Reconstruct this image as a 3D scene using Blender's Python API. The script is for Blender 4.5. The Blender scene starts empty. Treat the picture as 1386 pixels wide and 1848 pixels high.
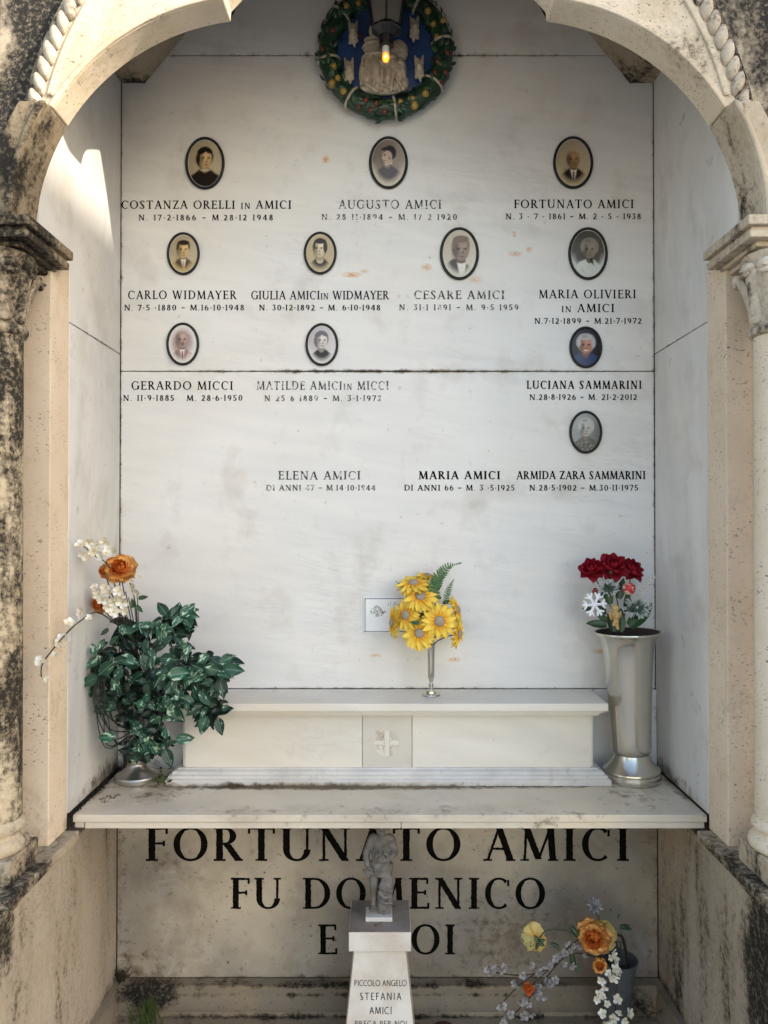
import bpy, bmesh, math, random
import numpy as np
from mathutils import Vector, Matrix, Euler

# ------------------------------------------------------------------ camera, sky, sun, exposure
scene = bpy.context.scene
COL = scene.collection
R = math.radians
CZ = 1.45                      # camera height; everything below is modelled relative to it
CAMD = 1.96                    # camera to back wall
F = 1400.0                     # focal length in photo pixels
PITCH = 0.0105
cam_d = bpy.data.cameras.new('camera'); cam = bpy.data.objects.new('camera', cam_d); COL.objects.link(cam)
cam_d.sensor_fit = 'VERTICAL'; cam_d.sensor_height = 36; cam_d.lens = 36 * F / 1848
cam_d.clip_start = 0.02; cam_d.clip_end = 500
cam.location = (0, -CAMD, CZ); cam.rotation_euler = (R(90) + PITCH, 0, 0)
scene.camera = cam

SUN_TO = Vector((1.0, -.56, .50)).normalized()
el = math.asin(SUN_TO.z); az = math.atan2(SUN_TO.x, SUN_TO.y)
w = bpy.data.worlds.new('World'); scene.world = w; w.use_nodes = True
wn = w.node_tree.nodes; bg = wn['Background']
sky = wn.new('ShaderNodeTexSky'); sky.sky_type = 'NISHITA'; sky.sun_disc = False
sky.sun_elevation = el; sky.sun_rotation = az; sky.air_density = 1.0; sky.dust_density = 1.0; sky.ozone_density = 1.0
w.node_tree.links.new(sky.outputs[0], bg.inputs[0]); bg.inputs[1].default_value = 0.15
sd = bpy.data.lights.new('sun', 'SUN'); sd.energy = 2.0; sd.angle = R(0.5); sd.color = (1, .93, .84)
sun = bpy.data.objects.new('sun', sd); COL.objects.link(sun); sun.location = (4, -4, 6)
sun.rotation_euler = (-SUN_TO).to_track_quat('-Z', 'Y').to_euler()
vs = scene.view_settings
vs.view_transform = 'Standard'; vs.look = 'None'; vs.exposure = 1.8; vs.gamma = 1.0; vs.use_curve_mapping = False
WB = 7350
try:
    vs.use_white_balance = True; vs.white_balance_temperature = WB; vs.white_balance_tint = 10
except Exception: pass

# ------------------------------------------------------------------ helpers
rnd = random.Random(7)
CX = 0.0085
HW = 0.676
def P(px, py, d):
    """point seen at photo pixel (px,py), d metres in front of the camera"""
    u = (924 - py) / F; x = (px - 693) / F
    c, s = math.cos(PITCH), math.sin(PITCH)
    k = d / (c - s * u)
    return Vector((x * k, d - CAMD, (s + c * u) * k))
def srgb(h, g=None, b=None):
    if g is None: r_, g, b = h
    else: r_ = h
    def f(v):
        v = v / 255.0
        return v / 12.92 if v <= .04045 else ((v + .055) / 1.055) ** 2.4
    return (f(r_), f(g), f(b))

class MB:
    def __init__(s): s.v = []; s.f = []; s.c = []
    def add(s, vs_, fs, col=None):
        o = len(s.v); s.v += [Vector(p) for p in vs_]; s.f += [tuple(i + o for i in f) for f in fs]
        s.c += [col or (1, 1, 1)] * len(vs_); return s
    def box(s, a, b):
        x0, y0, z0 = a; x1, y1, z1 = b
        x0, x1 = sorted((x0, x1)); y0, y1 = sorted((y0, y1)); z0, z1 = sorted((z0, z1))
        return s.add([(x0,y0,z0),(x1,y0,z0),(x1,y1,z0),(x0,y1,z0),(x0,y0,z1),(x1,y0,z1),(x1,y1,z1),(x0,y1,z1)],
              [(0,3,2,1),(4,5,6,7),(0,1,5,4),(1,2,6,5),(2,3,7,6),(3,0,4,7)])
    def prism(s, pts, dirv):
        n = len(pts); d = Vector(dirv)
        return s.add([Vector(p) for p in pts] + [Vector(p) + d for p in pts],
              [tuple(range(n))[::-1], tuple(range(n, 2*n))] + [(i, (i+1) % n, n + (i+1) % n, n + i) for i in range(n)])
    def tube(s, pts, rad, n=6):
        pts = [Vector(p) for p in pts]; m = len(pts)
        if not hasattr(rad, '__len__'): rad = [rad] * m
        vv = []
        u = Vector((.31, .23, 1)).normalized()
        for i, p in enumerate(pts):
            t = (pts[min(i+1, m-1)] - pts[max(i-1, 0)])
            t = t.normalized() if t.length > 1e-9 else Vector((0, 0, 1))
            a = u - t * u.dot(t)
            if a.length < .05: a = t.cross(Vector((1, .2, 0)))
            a.normalize(); b = t.cross(a); u = a
            for k in range(n):
                g = 2 * math.pi * k / n
                vv.append(p + (a * math.cos(g) + b * math.sin(g)) * rad[i])
        ff = [(i*n+k, i*n+(k+1) % n, (i+1)*n+(k+1) % n, (i+1)*n+k) for i in range(m-1) for k in range(n)]
        ff += [tuple(range(n))[::-1], tuple(range((m-1)*n, m*n))]
        return s.add(vv, ff)
    def lathe(s, prof, c, n=40, M=None, c0=True, c1=True):
        vv = []; c = Vector(c)
        for r_, z in prof:
            for k in range(n):
                g = 2 * math.pi * (k + .5) / n
                p = Vector((r_ * math.cos(g), r_ * math.sin(g), z))
                if M: p = M @ p
                vv.append(c + p)
        m = len(prof)
        ff = [(i*n+k, i*n+(k+1) % n, (i+1)*n+(k+1) % n, (i+1)*n+k) for i in range(m-1) for k in range(n)]
        if c0 and prof[0][0] > 1e-6: ff.append(tuple(range(n))[::-1])
        if c1 and prof[-1][0] > 1e-6: ff.append(tuple(range((m-1)*n, m*n)))
        return s.add(vv, ff)
    def ell(s, c, r3, M=None, n=12, m=8, col=None):
        if not hasattr(r3, '__len__'): r3 = (r3,)*3
        c = Vector(c); vv = []
        for i in range(m + 1):
            t = math.pi * i / m
            for k in range(n):
                g = 2 * math.pi * k / n
                p = Vector((r3[0]*math.sin(t)*math.cos(g), r3[1]*math.sin(t)*math.sin(g), r3[2]*math.cos(t)))
                if M: p = M @ p
                vv.append(c + p)
        ff = [(i*n+k, (i+1)*n+k, (i+1)*n+(k+1) % n, i*n+(k+1) % n) for i in range(m) for k in range(n)]
        return s.add(vv, ff, col)
    def cap(s, a, b, ra, rb, n=10):
        a = Vector(a); b = Vector(b); t = (b-a); L = t.length; t.normalize()
        q = t.to_track_quat('Z', 'Y').to_matrix()
        prof = []
        for i in range(5): g = -math.pi/2 + math.pi/2*i/4; prof.append((max(ra*math.cos(g), 1e-7), ra*math.sin(g)))
        for i in range(5): g = math.pi/2*i/4; prof.append((max(rb*math.cos(g), 1e-7), L + rb*math.sin(g)))
        return s.lathe(prof, a, n, q)

def set_smooth(me, ang=None):
    me.polygons.foreach_set('use_smooth', [True]*len(me.polygons))
    if ang is not None:
        try: me.set_sharp_from_angle(angle=R(ang))
        except Exception: pass
def wo(o):
    v = Vector((0, 0, 0))
    while o is not None: v += o.location; o = o.parent
    return v
def build(mb, name, mat, parent=None, smooth=None, bevel=None, cols=False, label=None, origin=None, subsurf=0):
    o0 = wo(parent) if parent else Vector((0, 0, 0))
    loc = Vector((0, 0, 0))
    if origin is not None: loc = Vector(origin) - o0
    off = o0 + loc
    me = bpy.data.meshes.new(name)
    me.from_pydata([tuple(p - off) for p in mb.v], [], mb.f)
    me.validate(clean_customdata=False)
    b = bmesh.new(); b.from_mesh(me); bmesh.ops.remove_doubles(b, verts=b.verts, dist=1e-6) if not cols else None
    bmesh.ops.recalc_face_normals(b, faces=b.faces); b.to_mesh(me); b.free()
    if cols:
        ca = me.color_attributes.new('Col', 'FLOAT_COLOR', 'POINT')
        arr = np.ones((len(me.vertices), 4), dtype=np.float32); arr[:, :3] = np.array(mb.c, dtype=np.float32)[:len(me.vertices)]
        ca.data.foreach_set('color', arr.ravel())
    if smooth is not None: set_smooth(me, smooth)
    me.materials.append(mat)
    o = bpy.data.objects.new(name, me); COL.objects.link(o); o.location = loc
    if parent: o.parent = parent
    if bevel:
        m = o.modifiers.new('bevel', 'BEVEL'); m.width = bevel; m.segments = 2; m.limit_method = 'ANGLE'; m.angle_limit = R(40)
    if subsurf:
        m = o.modifiers.new('ss', 'SUBSURF'); m.levels = subsurf; m.render_levels = subsurf
    if label: o['label'] = label
    return o
def thing(name, loc, label, cat, group=None):
    o = bpy.data.objects.new(name, None); COL.objects.link(o); o.location = loc; o.empty_display_size = .05
    o['label'] = label; o['category'] = cat
    if group: o['group'] = group
    return o
def tag(o, label, cat, group=None):
    o['label'] = label; o['category'] = cat
    if group: o['group'] = group
    return o
def inst(me, name, parent, loc, rot=None, sc=None, mat=None):
    """object sharing mesh data; loc is world, rot a 3x3 matrix"""
    o = bpy.data.objects.new(name, me); COL.objects.link(o)
    if parent: o.parent = parent; loc = Vector(loc) - wo(parent)
    M = (rot.to_4x4() if rot is not None else Matrix())
    if sc is not None:
        if not hasattr(sc, '__len__'): sc = (sc,)*3
        M = M @ Matrix.Diagonal((*sc, 1))
    o.matrix_local = Matrix.Translation(loc) @ M
    return o
def remeshed(mb, name, mat, parent=None, voxel=.0015, smooth=4, origin=None, label=None):
    o = build(mb, name, mat, parent, origin=origin)
    m = o.modifiers.new('r', 'REMESH'); m.mode = 'VOXEL'; m.voxel_size = voxel; m.use_smooth_shade = True
    m2 = o.modifiers.new('s', 'SMOOTH'); m2.iterations = smooth; m2.factor = .5
    dg = bpy.context.evaluated_depsgraph_get(); me = bpy.data.meshes.new_from_object(o.evaluated_get(dg))
    o.modifiers.clear(); old = o.data; o.data = me; me.name = name; bpy.data.meshes.remove(old)
    if not me.materials: me.materials.append(mat)
    set_smooth(me)
    if label: o['label'] = label
    return o
def frame(n, up=(0, 0, 1)):
    """rotation taking local +Z to n, local +Y roughly to up"""
    z = Vector(n).normalized(); y = Vector(up); y = y - z * y.dot(z)
    if y.length < 1e-4: y = Vector((0, 1, 0)) - z * z.y
    y.normalize(); x = y.cross(z)
    return Matrix((x, y, z)).transposed()

# ------------------------------------------------------------------ materials
class NT:
    def __init__(s, name):
        s.m = bpy.data.materials.new(name); s.m.use_nodes = True; s.t = s.m.node_tree
        s.b = s.t.nodes['Principled BSDF']; s._pos = None
    def l(s, a, b): s.t.links.new(a, b)
    def n(s, ty, **kw):
        x = s.t.nodes.new(ty)
        for k, v in kw.items(): setattr(x, k, v)
        return x
    def seti(s, inp, v):
        if hasattr(v, 'is_output') or isinstance(v, bpy.types.NodeSocket): s.l(v, inp)
        elif isinstance(v, (tuple, list)) and len(v) == 3 and inp.type == 'RGBA': inp.default_value = (*v, 1)
        else: inp.default_value = v
    @property
    def pos(s):
        if s._pos is None:
            g = s.n('ShaderNodeNewGeometry'); v = s.n('ShaderNodeVectorMath', operation='SUBTRACT')
            s.l(g.outputs['Position'], v.inputs[0]); v.inputs[1].default_value = (0, 0, CZ); s._pos = v.outputs[0]
        return s._pos
    def mp(s, vec, sc=(1, 1, 1), rot=(0, 0, 0), loc=(0, 0, 0)):
        m = s.n('ShaderNodeMapping'); s.l(vec, m.inputs[0]); m.inputs['Scale'].default_value = sc
        m.inputs['Rotation'].default_value = rot; m.inputs['Location'].default_value = loc; return m.outputs[0]
    def noise(s, scale, detail=4, sc=None, rot=(0, 0, 0), rough=.55, dist=0, loc=(0, 0, 0), vec=None):
        v = vec or s.pos
        if sc or any(rot) or any(loc):
            if any(rot): v = s.mp(v, rot=rot)
            v = s.mp(v, sc or (1, 1, 1), loc=loc)
        x = s.n('ShaderNodeTexNoise'); s.l(v, x.inputs['Vector']); x.inputs['Scale'].default_value = scale
        x.inputs['Detail'].default_value = detail; x.inputs['Roughness'].default_value = rough; x.inputs['Distortion'].default_value = dist
        return x.outputs['Fac']
    def ramp(s, f, a, b, c0=0., c1=1.):
        x = s.n('ShaderNodeMapRange'); x.clamp = True; s.l(f, x.inputs[0])
        x.inputs[1].default_value = a; x.inputs[2].default_value = b; x.inputs[3].default_value = c0; x.inputs[4].default_value = c1
        return x.outputs[0]
    def ma(s, op, a, b=0.):
        x = s.n('ShaderNodeMath', operation=op); s.seti(x.inputs[0], a); s.seti(x.inputs[1], b); return x.outputs[0]
    def mix(s, f, a, b):
        x = s.n('ShaderNodeMix', data_type='RGBA'); s.seti(x.inputs[0], f); s.seti(x.inputs[6], a); s.seti(x.inputs[7], b); return x.outputs[2]
    def zones(s, zs):
        """sum of soft ellipsoids [(cx,cy,cz, rx,ry,rz, strength)]"""
        tot = None
        for z in zs:
            v = s.n('ShaderNodeVectorMath', operation='SUBTRACT'); s.l(s.pos, v.inputs[0]); v.inputs[1].default_value = z[:3]
            d = s.n('ShaderNodeVectorMath', operation='DIVIDE'); s.l(v.outputs[0], d.inputs[0]); d.inputs[1].default_value = z[3:6]
            ln = s.n('ShaderNodeVectorMath', operation='LENGTH'); s.l(d.outputs[0], ln.inputs[0])
            r_ = s.ramp(ln.outputs['Value'], 1., 0.15, 0., z[6])
            tot = r_ if tot is None else s.ma('MAXIMUM', tot, r_)
        return tot
    def bump(s, h, strength=.3, dist=.002, prev=None):
        b = s.n('ShaderNodeBump'); b.inputs['Strength'].default_value = strength; b.inputs['Distance'].default_value = dist
        s.l(h, b.inputs['Height'])
        if prev: s.l(prev, b.inputs['Normal'])
        return b.outputs[0]
    def done(s, col, rough=.5, normal=None, metal=0, spec=.5):
        s.seti(s.b.inputs['Base Color'], col); s.seti(s.b.inputs['Roughness'], rough)
        s.b.inputs['Metallic'].default_value = metal; s.b.inputs['Specular IOR Level'].default_value = spec
        if normal: s.l(normal, s.b.inputs['Normal'])
        return s.m

def plain(name, col, rough=.5, metal=0, var=.15, scale=60, bump=0., spec=.5):
    n = NT(name); f = n.noise(scale, 4)
    c = n.mix(n.ramp(f, .3, .7), tuple(x*(1-var) for x in col), tuple(min(1, x*(1+var)) for x in col))
    nb = n.bump(n.noise(scale*3, 5), bump, .001) if bump else None
    return n.done(c, rough, nb, metal, spec)

def marble(name, base=(.76,.755,.745), grey=(.695,.695,.695), rot=(0, R(-9), 0), sc=(1.3, 3, 9), warm=.25, rust=(), grime=(), grcol=(.05,.035,.02), rough=.32, vein=.5, gthr=.62, pitting=0):
    n = NT(name)
    st = n.noise(2.2, 6, sc=sc, rot=rot, dist=.35)
    c = n.mix(n.ramp(st, .38, .68), base, grey)
    st2 = n.noise(3.6, 8, sc=sc, rot=rot, dist=.9, loc=(3, 7, 1), rough=.6)
    band = n.ma('ABSOLUTE', n.ma('SUBTRACT', st2, .5))
    v = n.ma('MULTIPLY', n.ramp(band, .035, 0.), n.ramp(n.noise(3, 3), .45, .65, 0, vein))
    c = n.mix(v, c, (.44, .43, .42))
    y = n.ramp(n.noise(2.6, 3, loc=(5, 1, 2)), .45, .75, 0, warm)
    c = n.mix(y, c, (.68, .57, .42))
    # faint grey specks
    vo = n.n('ShaderNodeTexVoronoi'); vo.inputs['Scale'].default_value = 26; n.l(n.pos, vo.inputs['Vector'])
    sp = n.ma('MULTIPLY', n.ramp(vo.outputs['Distance'], .045, .02), n.ramp(n.noise(9, 2, loc=(1, 4, 4)), .52, .6, 0, .8))
    c = n.mix(sp, c, (.12, .09, .07))
    if pitting:
        pm = n.ma('MULTIPLY', n.ramp(n.noise(85, 6, rough=.65), .60, .65), n.ramp(n.noise(8, 4, loc=(4,4,4)), .44, .58))
        c = n.mix(n.ma('MULTIPLY', pm, pitting), c, (.05,.035,.022))
        c = n.mix(n.ramp(n.noise(5, 7, rough=.65, loc=(8,1,1)), .50, .68, 0, .55), c, (.17,.13,.09))
    if rust:
        z = n.zones(rust); f = n.ma('MULTIPLY', z, n.ramp(n.noise(130, 5, sc=(1, 1, 1.5), rough=.65), .40, .50))
        c = n.mix(f, c, (.62, .27, .05))
    rg = rough
    if grime:
        z = n.zones(grime)
        f = n.ramp(n.ma('ADD', n.noise(38, 9, rough=.7), z), gthr, gthr + .22)
        c = n.mix(f, c, grcol); 
        f2 = n.ramp(n.ma('ADD', n.noise(7, 6, rough=.6), n.ma('MULTIPLY', z, .8)), gthr - .08, gthr + .3, 0, .55)
        c = n.mix(f2, c, (.27, .20, .12))
    rr = n.ramp(n.noise(14, 4), .3, .7, rough - .05, rough + .13)
    return n.done(c, rr, n.bump(n.noise(30, 5), .06, .002), 0, .4)

def travertine(name, base=(.56, .47, .37), pale=(.64, .55, .45), stain=.0, pits=.5, grime=(), lich=(.014, .012, .010), sc=(1, 1, 1), stsc=9, ssc=(1, 1, .55), ochre=.3, bumpk=.35, fine=.35):
    n = NT(name)
    c = n.mix(n.ramp(n.noise(5, 6, sc=sc), .35, .7), base, pale)
    c = n.mix(n.ramp(n.noise(14, 7, sc=sc, rough=.65, loc=(2, 2, 2)), .5, .75, 0, ochre), c, (.42, .29, .15))
    pn = n.noise(150, 5, sc=(1, 1, 1.6) if sc == (1, 1, 1) else sc, rough=.6)
    pm = n.noise(13, 3, loc=(9, 3, 3))
    pit = n.ma('MULTIPLY', n.ramp(pn, .60, .66), n.ramp(pm, .42, .6, .15, 1))
    c = n.mix(n.ma('MULTIPLY', pit, pits), c, (.07, .05, .035))
    h = n.ma('SUBTRACT', n.ma('MULTIPLY', n.noise(70, 6, rough=.65), .6), pit)
    base_n = n.ma('ADD', n.ma('MULTIPLY', n.noise(stsc, 8, sc=ssc, rough=.68, dist=.3), 1-fine), n.ma('MULTIPLY', n.noise(85, 5, rough=.7), fine))
    v = n.ma('ADD', base_n, stain)
    if grime: v = n.ma('ADD', v, n.zones(grime))
    f = n.ramp(v, .60, .70)
    c = n.mix(n.ramp(v, .50, .66, 0, .55), c, (.25, .19, .12))
    c = n.mix(n.ma('MULTIPLY', f, n.ramp(n.noise(110, 6, rough=.7), .34, .50, .45, .97)), c, lich)
    return n.done(c, .82, n.bump(h, bumpk, .0025), 0, .25)

def z3(px, py, d, rx, ry, rz, s):
    p = P(px, py, d); return (p.x, p.y, p.z, rx, ry, rz, s)
SHZ = -.621          # shelf top
M = {}
rusts = [z3(635,496,1.96,.030,.05,.009,1.), z3(588,288,1.96,.012,.05,.014,.9), z3(657,490,1.96,.016,.05,.007,.6), z3(820,1190,1.96,.020,.05,.007,.9),
         z3(770,482,1.96,.018,.05,.012,.8), z3(930,458,1.96,.022,.05,.010,.7), z3(928,423,1.96,.006,.05,.010,.9), z3(678,1183,1.96,.02,.05,.006,.6),
         z3(858,505,1.96,.02,.05,.012,.6), z3(955,450,1.96,.01,.05,.01,.8), z3(720,535,1.96,.008,.05,.006,.6), z3(1085,1175,1.96,.03,.05,.01,.7)]
backgr = [(CX, 0, P(700,670,1.96).z, .85, .05, .008, .30), (CX, 0, P(700,100,1.96).z, .85, .05, .010, .22), (CX-HW, 0, .3, .008, .05, 1.3, .22), (CX+HW, 0, .3, .008, .05, 1.3, .2),
          (CX, 0, P(700,1243,1.96).z, .85, .05, .008, .2), (CX-HW, 0, SHZ, .16, .05, .05, .3)]
M['marble'] = marble('white_marble', vein=.22, rust=rusts, grime=backgr)
M['marble_side'] = marble('side_marble', base=(.70,.695,.68), grey=(.58,.585,.585), rot=(R(12), 0, 0), sc=(3, 4.5, .8), warm=.2, vein=.25,
    grime=[(CX-HW,-.0,SHZ,.05,.4,.06,.33),(CX+HW,-.0,SHZ,.05,.4,.05,.3),(CX-HW,0,.3,.02,.010,1.2,.2),(CX+HW,0,.3,.02,.010,1.2,.2),(CX-HW,-.1,.42,.02,.3,.005,.2),(CX+HW,-.1,.42,.02,.3,.005,.2)])
M['marble_box'] = marble('cream_marble', base=(.72,.69,.63), grey=(.64,.61,.56), sc=(1.5,3,7), warm=.5, vein=.3)
M['marble_base'] = marble('grey_veined_marble', base=(.66,.65,.63), grey=(.50,.50,.51), sc=(3,3,5), rot=(0,R(30),0), warm=.3, vein=.9, grime=[(CX-.2,-.15,SHZ,.7,.06,.012,.33)])
bz = P(700,1418,1.819)
pcz = P(698, 1341, 1.848)
M['marble_cross'] = marble('carved_panel_marble', base=(.66,.62,.56), grey=(.58,.55,.50), sc=(2,3,5), warm=.6, grime=[(pcz.x,pcz.y+.004,pcz.z,.045,.02,.045,.20)], gthr=.60, grcol=(.30,.20,.12))  # grime zone also paints shade into the hollow around the cross
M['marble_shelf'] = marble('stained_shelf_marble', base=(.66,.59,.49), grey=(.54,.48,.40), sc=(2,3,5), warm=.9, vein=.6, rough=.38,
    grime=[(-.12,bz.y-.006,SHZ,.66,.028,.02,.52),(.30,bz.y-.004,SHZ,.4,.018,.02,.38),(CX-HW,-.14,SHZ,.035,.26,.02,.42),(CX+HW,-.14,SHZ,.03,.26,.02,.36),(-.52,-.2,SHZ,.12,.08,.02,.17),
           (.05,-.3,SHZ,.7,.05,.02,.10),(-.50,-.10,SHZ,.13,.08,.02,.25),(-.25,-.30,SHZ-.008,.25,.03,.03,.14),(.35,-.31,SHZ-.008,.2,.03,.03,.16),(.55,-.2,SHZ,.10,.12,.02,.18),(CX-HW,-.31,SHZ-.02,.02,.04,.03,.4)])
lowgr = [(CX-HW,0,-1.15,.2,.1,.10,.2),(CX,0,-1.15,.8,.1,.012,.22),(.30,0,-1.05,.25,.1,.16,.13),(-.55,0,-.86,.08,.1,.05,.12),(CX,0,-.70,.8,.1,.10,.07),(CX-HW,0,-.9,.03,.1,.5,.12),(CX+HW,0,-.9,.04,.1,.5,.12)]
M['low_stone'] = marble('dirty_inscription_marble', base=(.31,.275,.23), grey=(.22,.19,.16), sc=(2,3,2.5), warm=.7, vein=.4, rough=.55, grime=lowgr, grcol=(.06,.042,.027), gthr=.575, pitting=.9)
M['trav'] = travertine('travertine')
M['trav_jamb'] = travertine('travertine_jamb', base=(.66,.54,.415), pale=(.74,.62,.49), pits=.9, stain=-.05, sc=(1,1,1))
M['trav_arch'] = travertine('travertine_arch', base=(.62,.525,.40), pale=(.71,.62,.495), pits=.85, stain=-.02,
    grime=[(CX-.66,-.54,.80,.10,.1,.07,.15),(CX+.60,-.54,.86,.12,.1,.12,.11),(CX+.5,-.54,1.0,.1,.1,.05,.07)])
M['trav_dirty'] = travertine('weathered_travertine', stain=.08, base=(.50,.42,.32), pale=(.60,.52,.41), ochre=.45,
    grime=[(CX-.67,-.6,.6,.10,.12,.16,.10),(CX-.66,-.56,.50,.09,.14,.05,.08)])
M['col_base_left'] = travertine('spotted_column_base', stain=.09, base=(.50,.42,.31), pale=(.60,.52,.40), pits=1., ochre=.4)
M['impost_left'] = travertine('sooty_impost_stone', stain=.20, base=(.38,.30,.20), pale=(.50,.41,.29), ochre=.6)
M['springer_left'] = travertine('sooty_springer_stone', stain=.16, base=(.22,.175,.12), pale=(.34,.28,.20), ochre=.5, stsc=14)
M['rope'] = travertine('rope_stone', stain=.095, base=(.56,.49,.40), pale=(.66,.59,.49), pits=.4)
M['col_left'] = travertine('blackened_column_stone', stain=.15, base=(.60,.50,.35), pale=(.62,.54,.41), stsc=11, ssc=(1.2,1.2,.4), pits=.7, ochre=.5,
    grime=[(CX-.72,-.6,.42,.2,.2,.32,.10)])
M['col_right'] = travertine('pitted_column_stone', stain=-.085, base=(.68,.58,.45), pale=(.76,.67,.54), pits=1., ochre=.2)
M['cap_left'] = travertine('blackened_capital_stone', stain=.17, base=(.50,.42,.31), pale=(.58,.5,.39), ochre=.5)
M['span'] = travertine('lichen_stained_spandrel', fine=.20, stain=.165, base=(.46,.40,.31), pale=(.60,.54,.44), stsc=6.5, ssc=(1,1,.6),
    grime=[(CX-.72,-.5,.62,.12,.2,.25,.2),(CX+.80,-.5,.80,.14,.2,.5,.24),(CX-.70,-.5,.80,.12,.2,.2,.08)], lich=(.012,.012,.012))
M['span_dark'] = travertine('black_crusted_stone', stain=.17, base=(.40,.34,.26), pale=(.5,.44,.35), lich=(.012,.011,.011))
M['parapet'] = travertine('parapet_stone', base=(.44,.375,.30), pale=(.52,.45,.37), pits=1., stain=.06, stsc=6, ssc=(1.6,1.6,.35),
    grime=[(CX+.67,-.58,-.82,.05,.16,.30,.22),(CX-.67,-.60,-.74,.05,.13,.10,.18),(CX-.67,-.05,-.80,.05,.09,.25,.05),(CX+.67,-.28,-.90,.05,.09,.2,.03),(CX-.67,0,-1.17,.05,.3,.05,.2),(CX+.67,0,-1.17,.05,.3,.05,.2),(CX+.67,-.6,-1.1,.05,.10,.3,.12)])
M['ledge'] = travertine('ledge_stone', base=(.40,.34,.26), pale=(.50,.43,.34), stain=.05, ssc=(1,1,1),
    grime=[(CX-.66,-.62,-.66,.1,.24,.08,.16),(CX+.66,-.52,-.66,.1,.28,.08,.13)])
M['floor'] = travertine('floor_stone', fine=.25, base=(.20,.165,.125), pale=(.27,.23,.18), stain=.05, pits=1., ssc=(1,1,1),
    grime=[(CX-.6,-.04,-1.18,.10,.08,.06,.17),(CX+.62,-.04,-1.18,.08,.08,.06,.15),(CX,-.03,-1.152,.8,.03,.010,.14),(CX,-.072,-1.2,.8,.016,.012,.16),(CX,-.040,-1.168,.8,.02,.006,.12)])
M['vault'] = travertine('vault_stone', base=(.36,.30,.22), pale=(.44,.37,.28), stain=.06, pits=.8, grime=[(CX-.63,0,1.11,.06,.03,.03,.15),(CX+.63,0,1.11,.06,.03,.03,.12)])
M['mortar'] = plain('dark_mortar', (.055,.045,.035), .95, var=.5, scale=90)
M['stone_ped'] = marble('pedestal_marble', base=(.74,.71,.66), grey=(.58,.50,.42), sc=(5,4,5), rot=(0,R(40),0), warm=.9, vein=1.)
M['cement'] = travertine('cement_top', base=(.12,.09,.075), pale=(.34,.31,.30), stain=.05, pits=.5, stsc=12)
M['statue'] = plain('grey_statue_stone', (.15,.138,.125), .7, var=.45, scale=60, bump=.3)
M['ink'] = plain('black_paint', (.004,.004,.004), .9, var=.4, spec=.05)
M['ink_old'] = plain('old_black_letter_paint', (.006,.005,.004), .95, var=.5, scale=120, bump=.3, spec=.05)
def faded_mat():
    n = NT('flaking_letter_paint'); f = n.ramp(n.noise(75, 4, rough=.6), .54, .62, 0, .93)
    return n.done(n.mix(f, (.02,.02,.02), (.66,.66,.65)), .6)
M['ink_faded'] = faded_mat()
M['black_frame'] = plain('black_enamel_ring', (.004,.004,.004), .55, var=.2)
M['tile_white'] = plain('white_tile_glaze', (.86,.87,.88), .2, var=.03)
M['porcelain'] = plain('porcelain_rim', (.72,.71,.68), .25, var=.04)
def attr_mat(name, rough=.4, k=.0, spec=.4):
    n = NT(name); a = n.n('ShaderNodeAttribute', attribute_name='Col'); c = a.outputs['Color']
    if k: c = n.mix(n.ramp(n.noise(220, 4), .35, .7, 0, k), c, (.05,.04,.03))
    return n.done(c, rough, None, 0, spec)
M['photo'] = attr_mat('printed_porcelain', .3)
M['print'] = attr_mat('printed_tile', .3)
def metal(name, col, rough, bumpk=.05):
    n = NT(name); f = n.noise(9, 4, sc=(1,1,.4)); g = n.noise(120, 4)
    c = n.mix(n.ramp(f, .35, .7), tuple(x*.78 for x in col), col)
    c = n.mix(n.ramp(n.noise(10, 3, sc=(1,1,.3)), .5, .75, 0, .35), c, (.46,.40,.31))
    return n.done(c, rough, None, .94)
M['alu'] = metal('aluminium', (.62,.60,.57), .30)
M['pewter'] = metal('tarnished_metal', (.74,.70,.62), .22)
M['silver'] = metal('small_vase_metal', (.62,.60,.55), .2)
M['vase_in'] = plain('dark_vase_interior', (.03,.018,.015), .8)
M['plastic'] = plain('grey_plastic', (.085,.09,.095), .45, var=.12)
def leaf_mat(name, dark, mid, cream, thr=.56, amt=.9, rough=.38):
    n = NT(name); tc = n.n('ShaderNodeTexCoord'); oi = n.n('ShaderNodeObjectInfo')
    v = n.n('ShaderNodeVectorMath', operation='ADD'); n.l(tc.outputs['Object'], v.inputs[0])
    cb = n.n('ShaderNodeCombineXYZ'); mr = n.ma('MULTIPLY', oi.outputs['Random'], 7.); n.l(mr, cb.inputs[2]); n.l(cb.outputs[0], v.inputs[1])
    f = n.noise(55, 4, sc=(2.2, .7, 1), vec=v.outputs[0], dist=.6)
    c = n.mix(n.ramp(oi.outputs['Random'], 0, 1), dark, mid)
    ff = n.ma('MULTIPLY', n.ramp(n.ma('ADD', f, n.ma('MULTIPLY', n.ma('SUBTRACT', oi.outputs['Random'], .5), .10)), thr, thr+.06), amt)
    c = n.mix(ff, c, cream)
    sx = n.n('ShaderNodeSeparateXYZ'); n.l(tc.outputs['Object'], sx.inputs[0])
    rib = n.ramp(n.ma('ABSOLUTE', sx.outputs[0]), .0010, .0003, 0, .25); c = n.mix(rib, c, cream)
    return n.done(c, rough, n.bump(f, .2, .001), 0, .5)
M['ivy'] = leaf_mat('variegated_leaf', (.005,.032,.018), (.016,.095,.055), (.42,.58,.43), thr=.585, rough=.46)
M['ivy_dark'] = plain('shaded_ivy_green', (.005,.018,.011), .45, var=.6, scale=40)  # inner leaves coloured darker to paint the shade inside the bush
M['green_leaf'] = leaf_mat('green_leaf', (.010,.032,.010), (.022,.07,.018), (.07,.14,.05), thr=.62, amt=.5)
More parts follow.
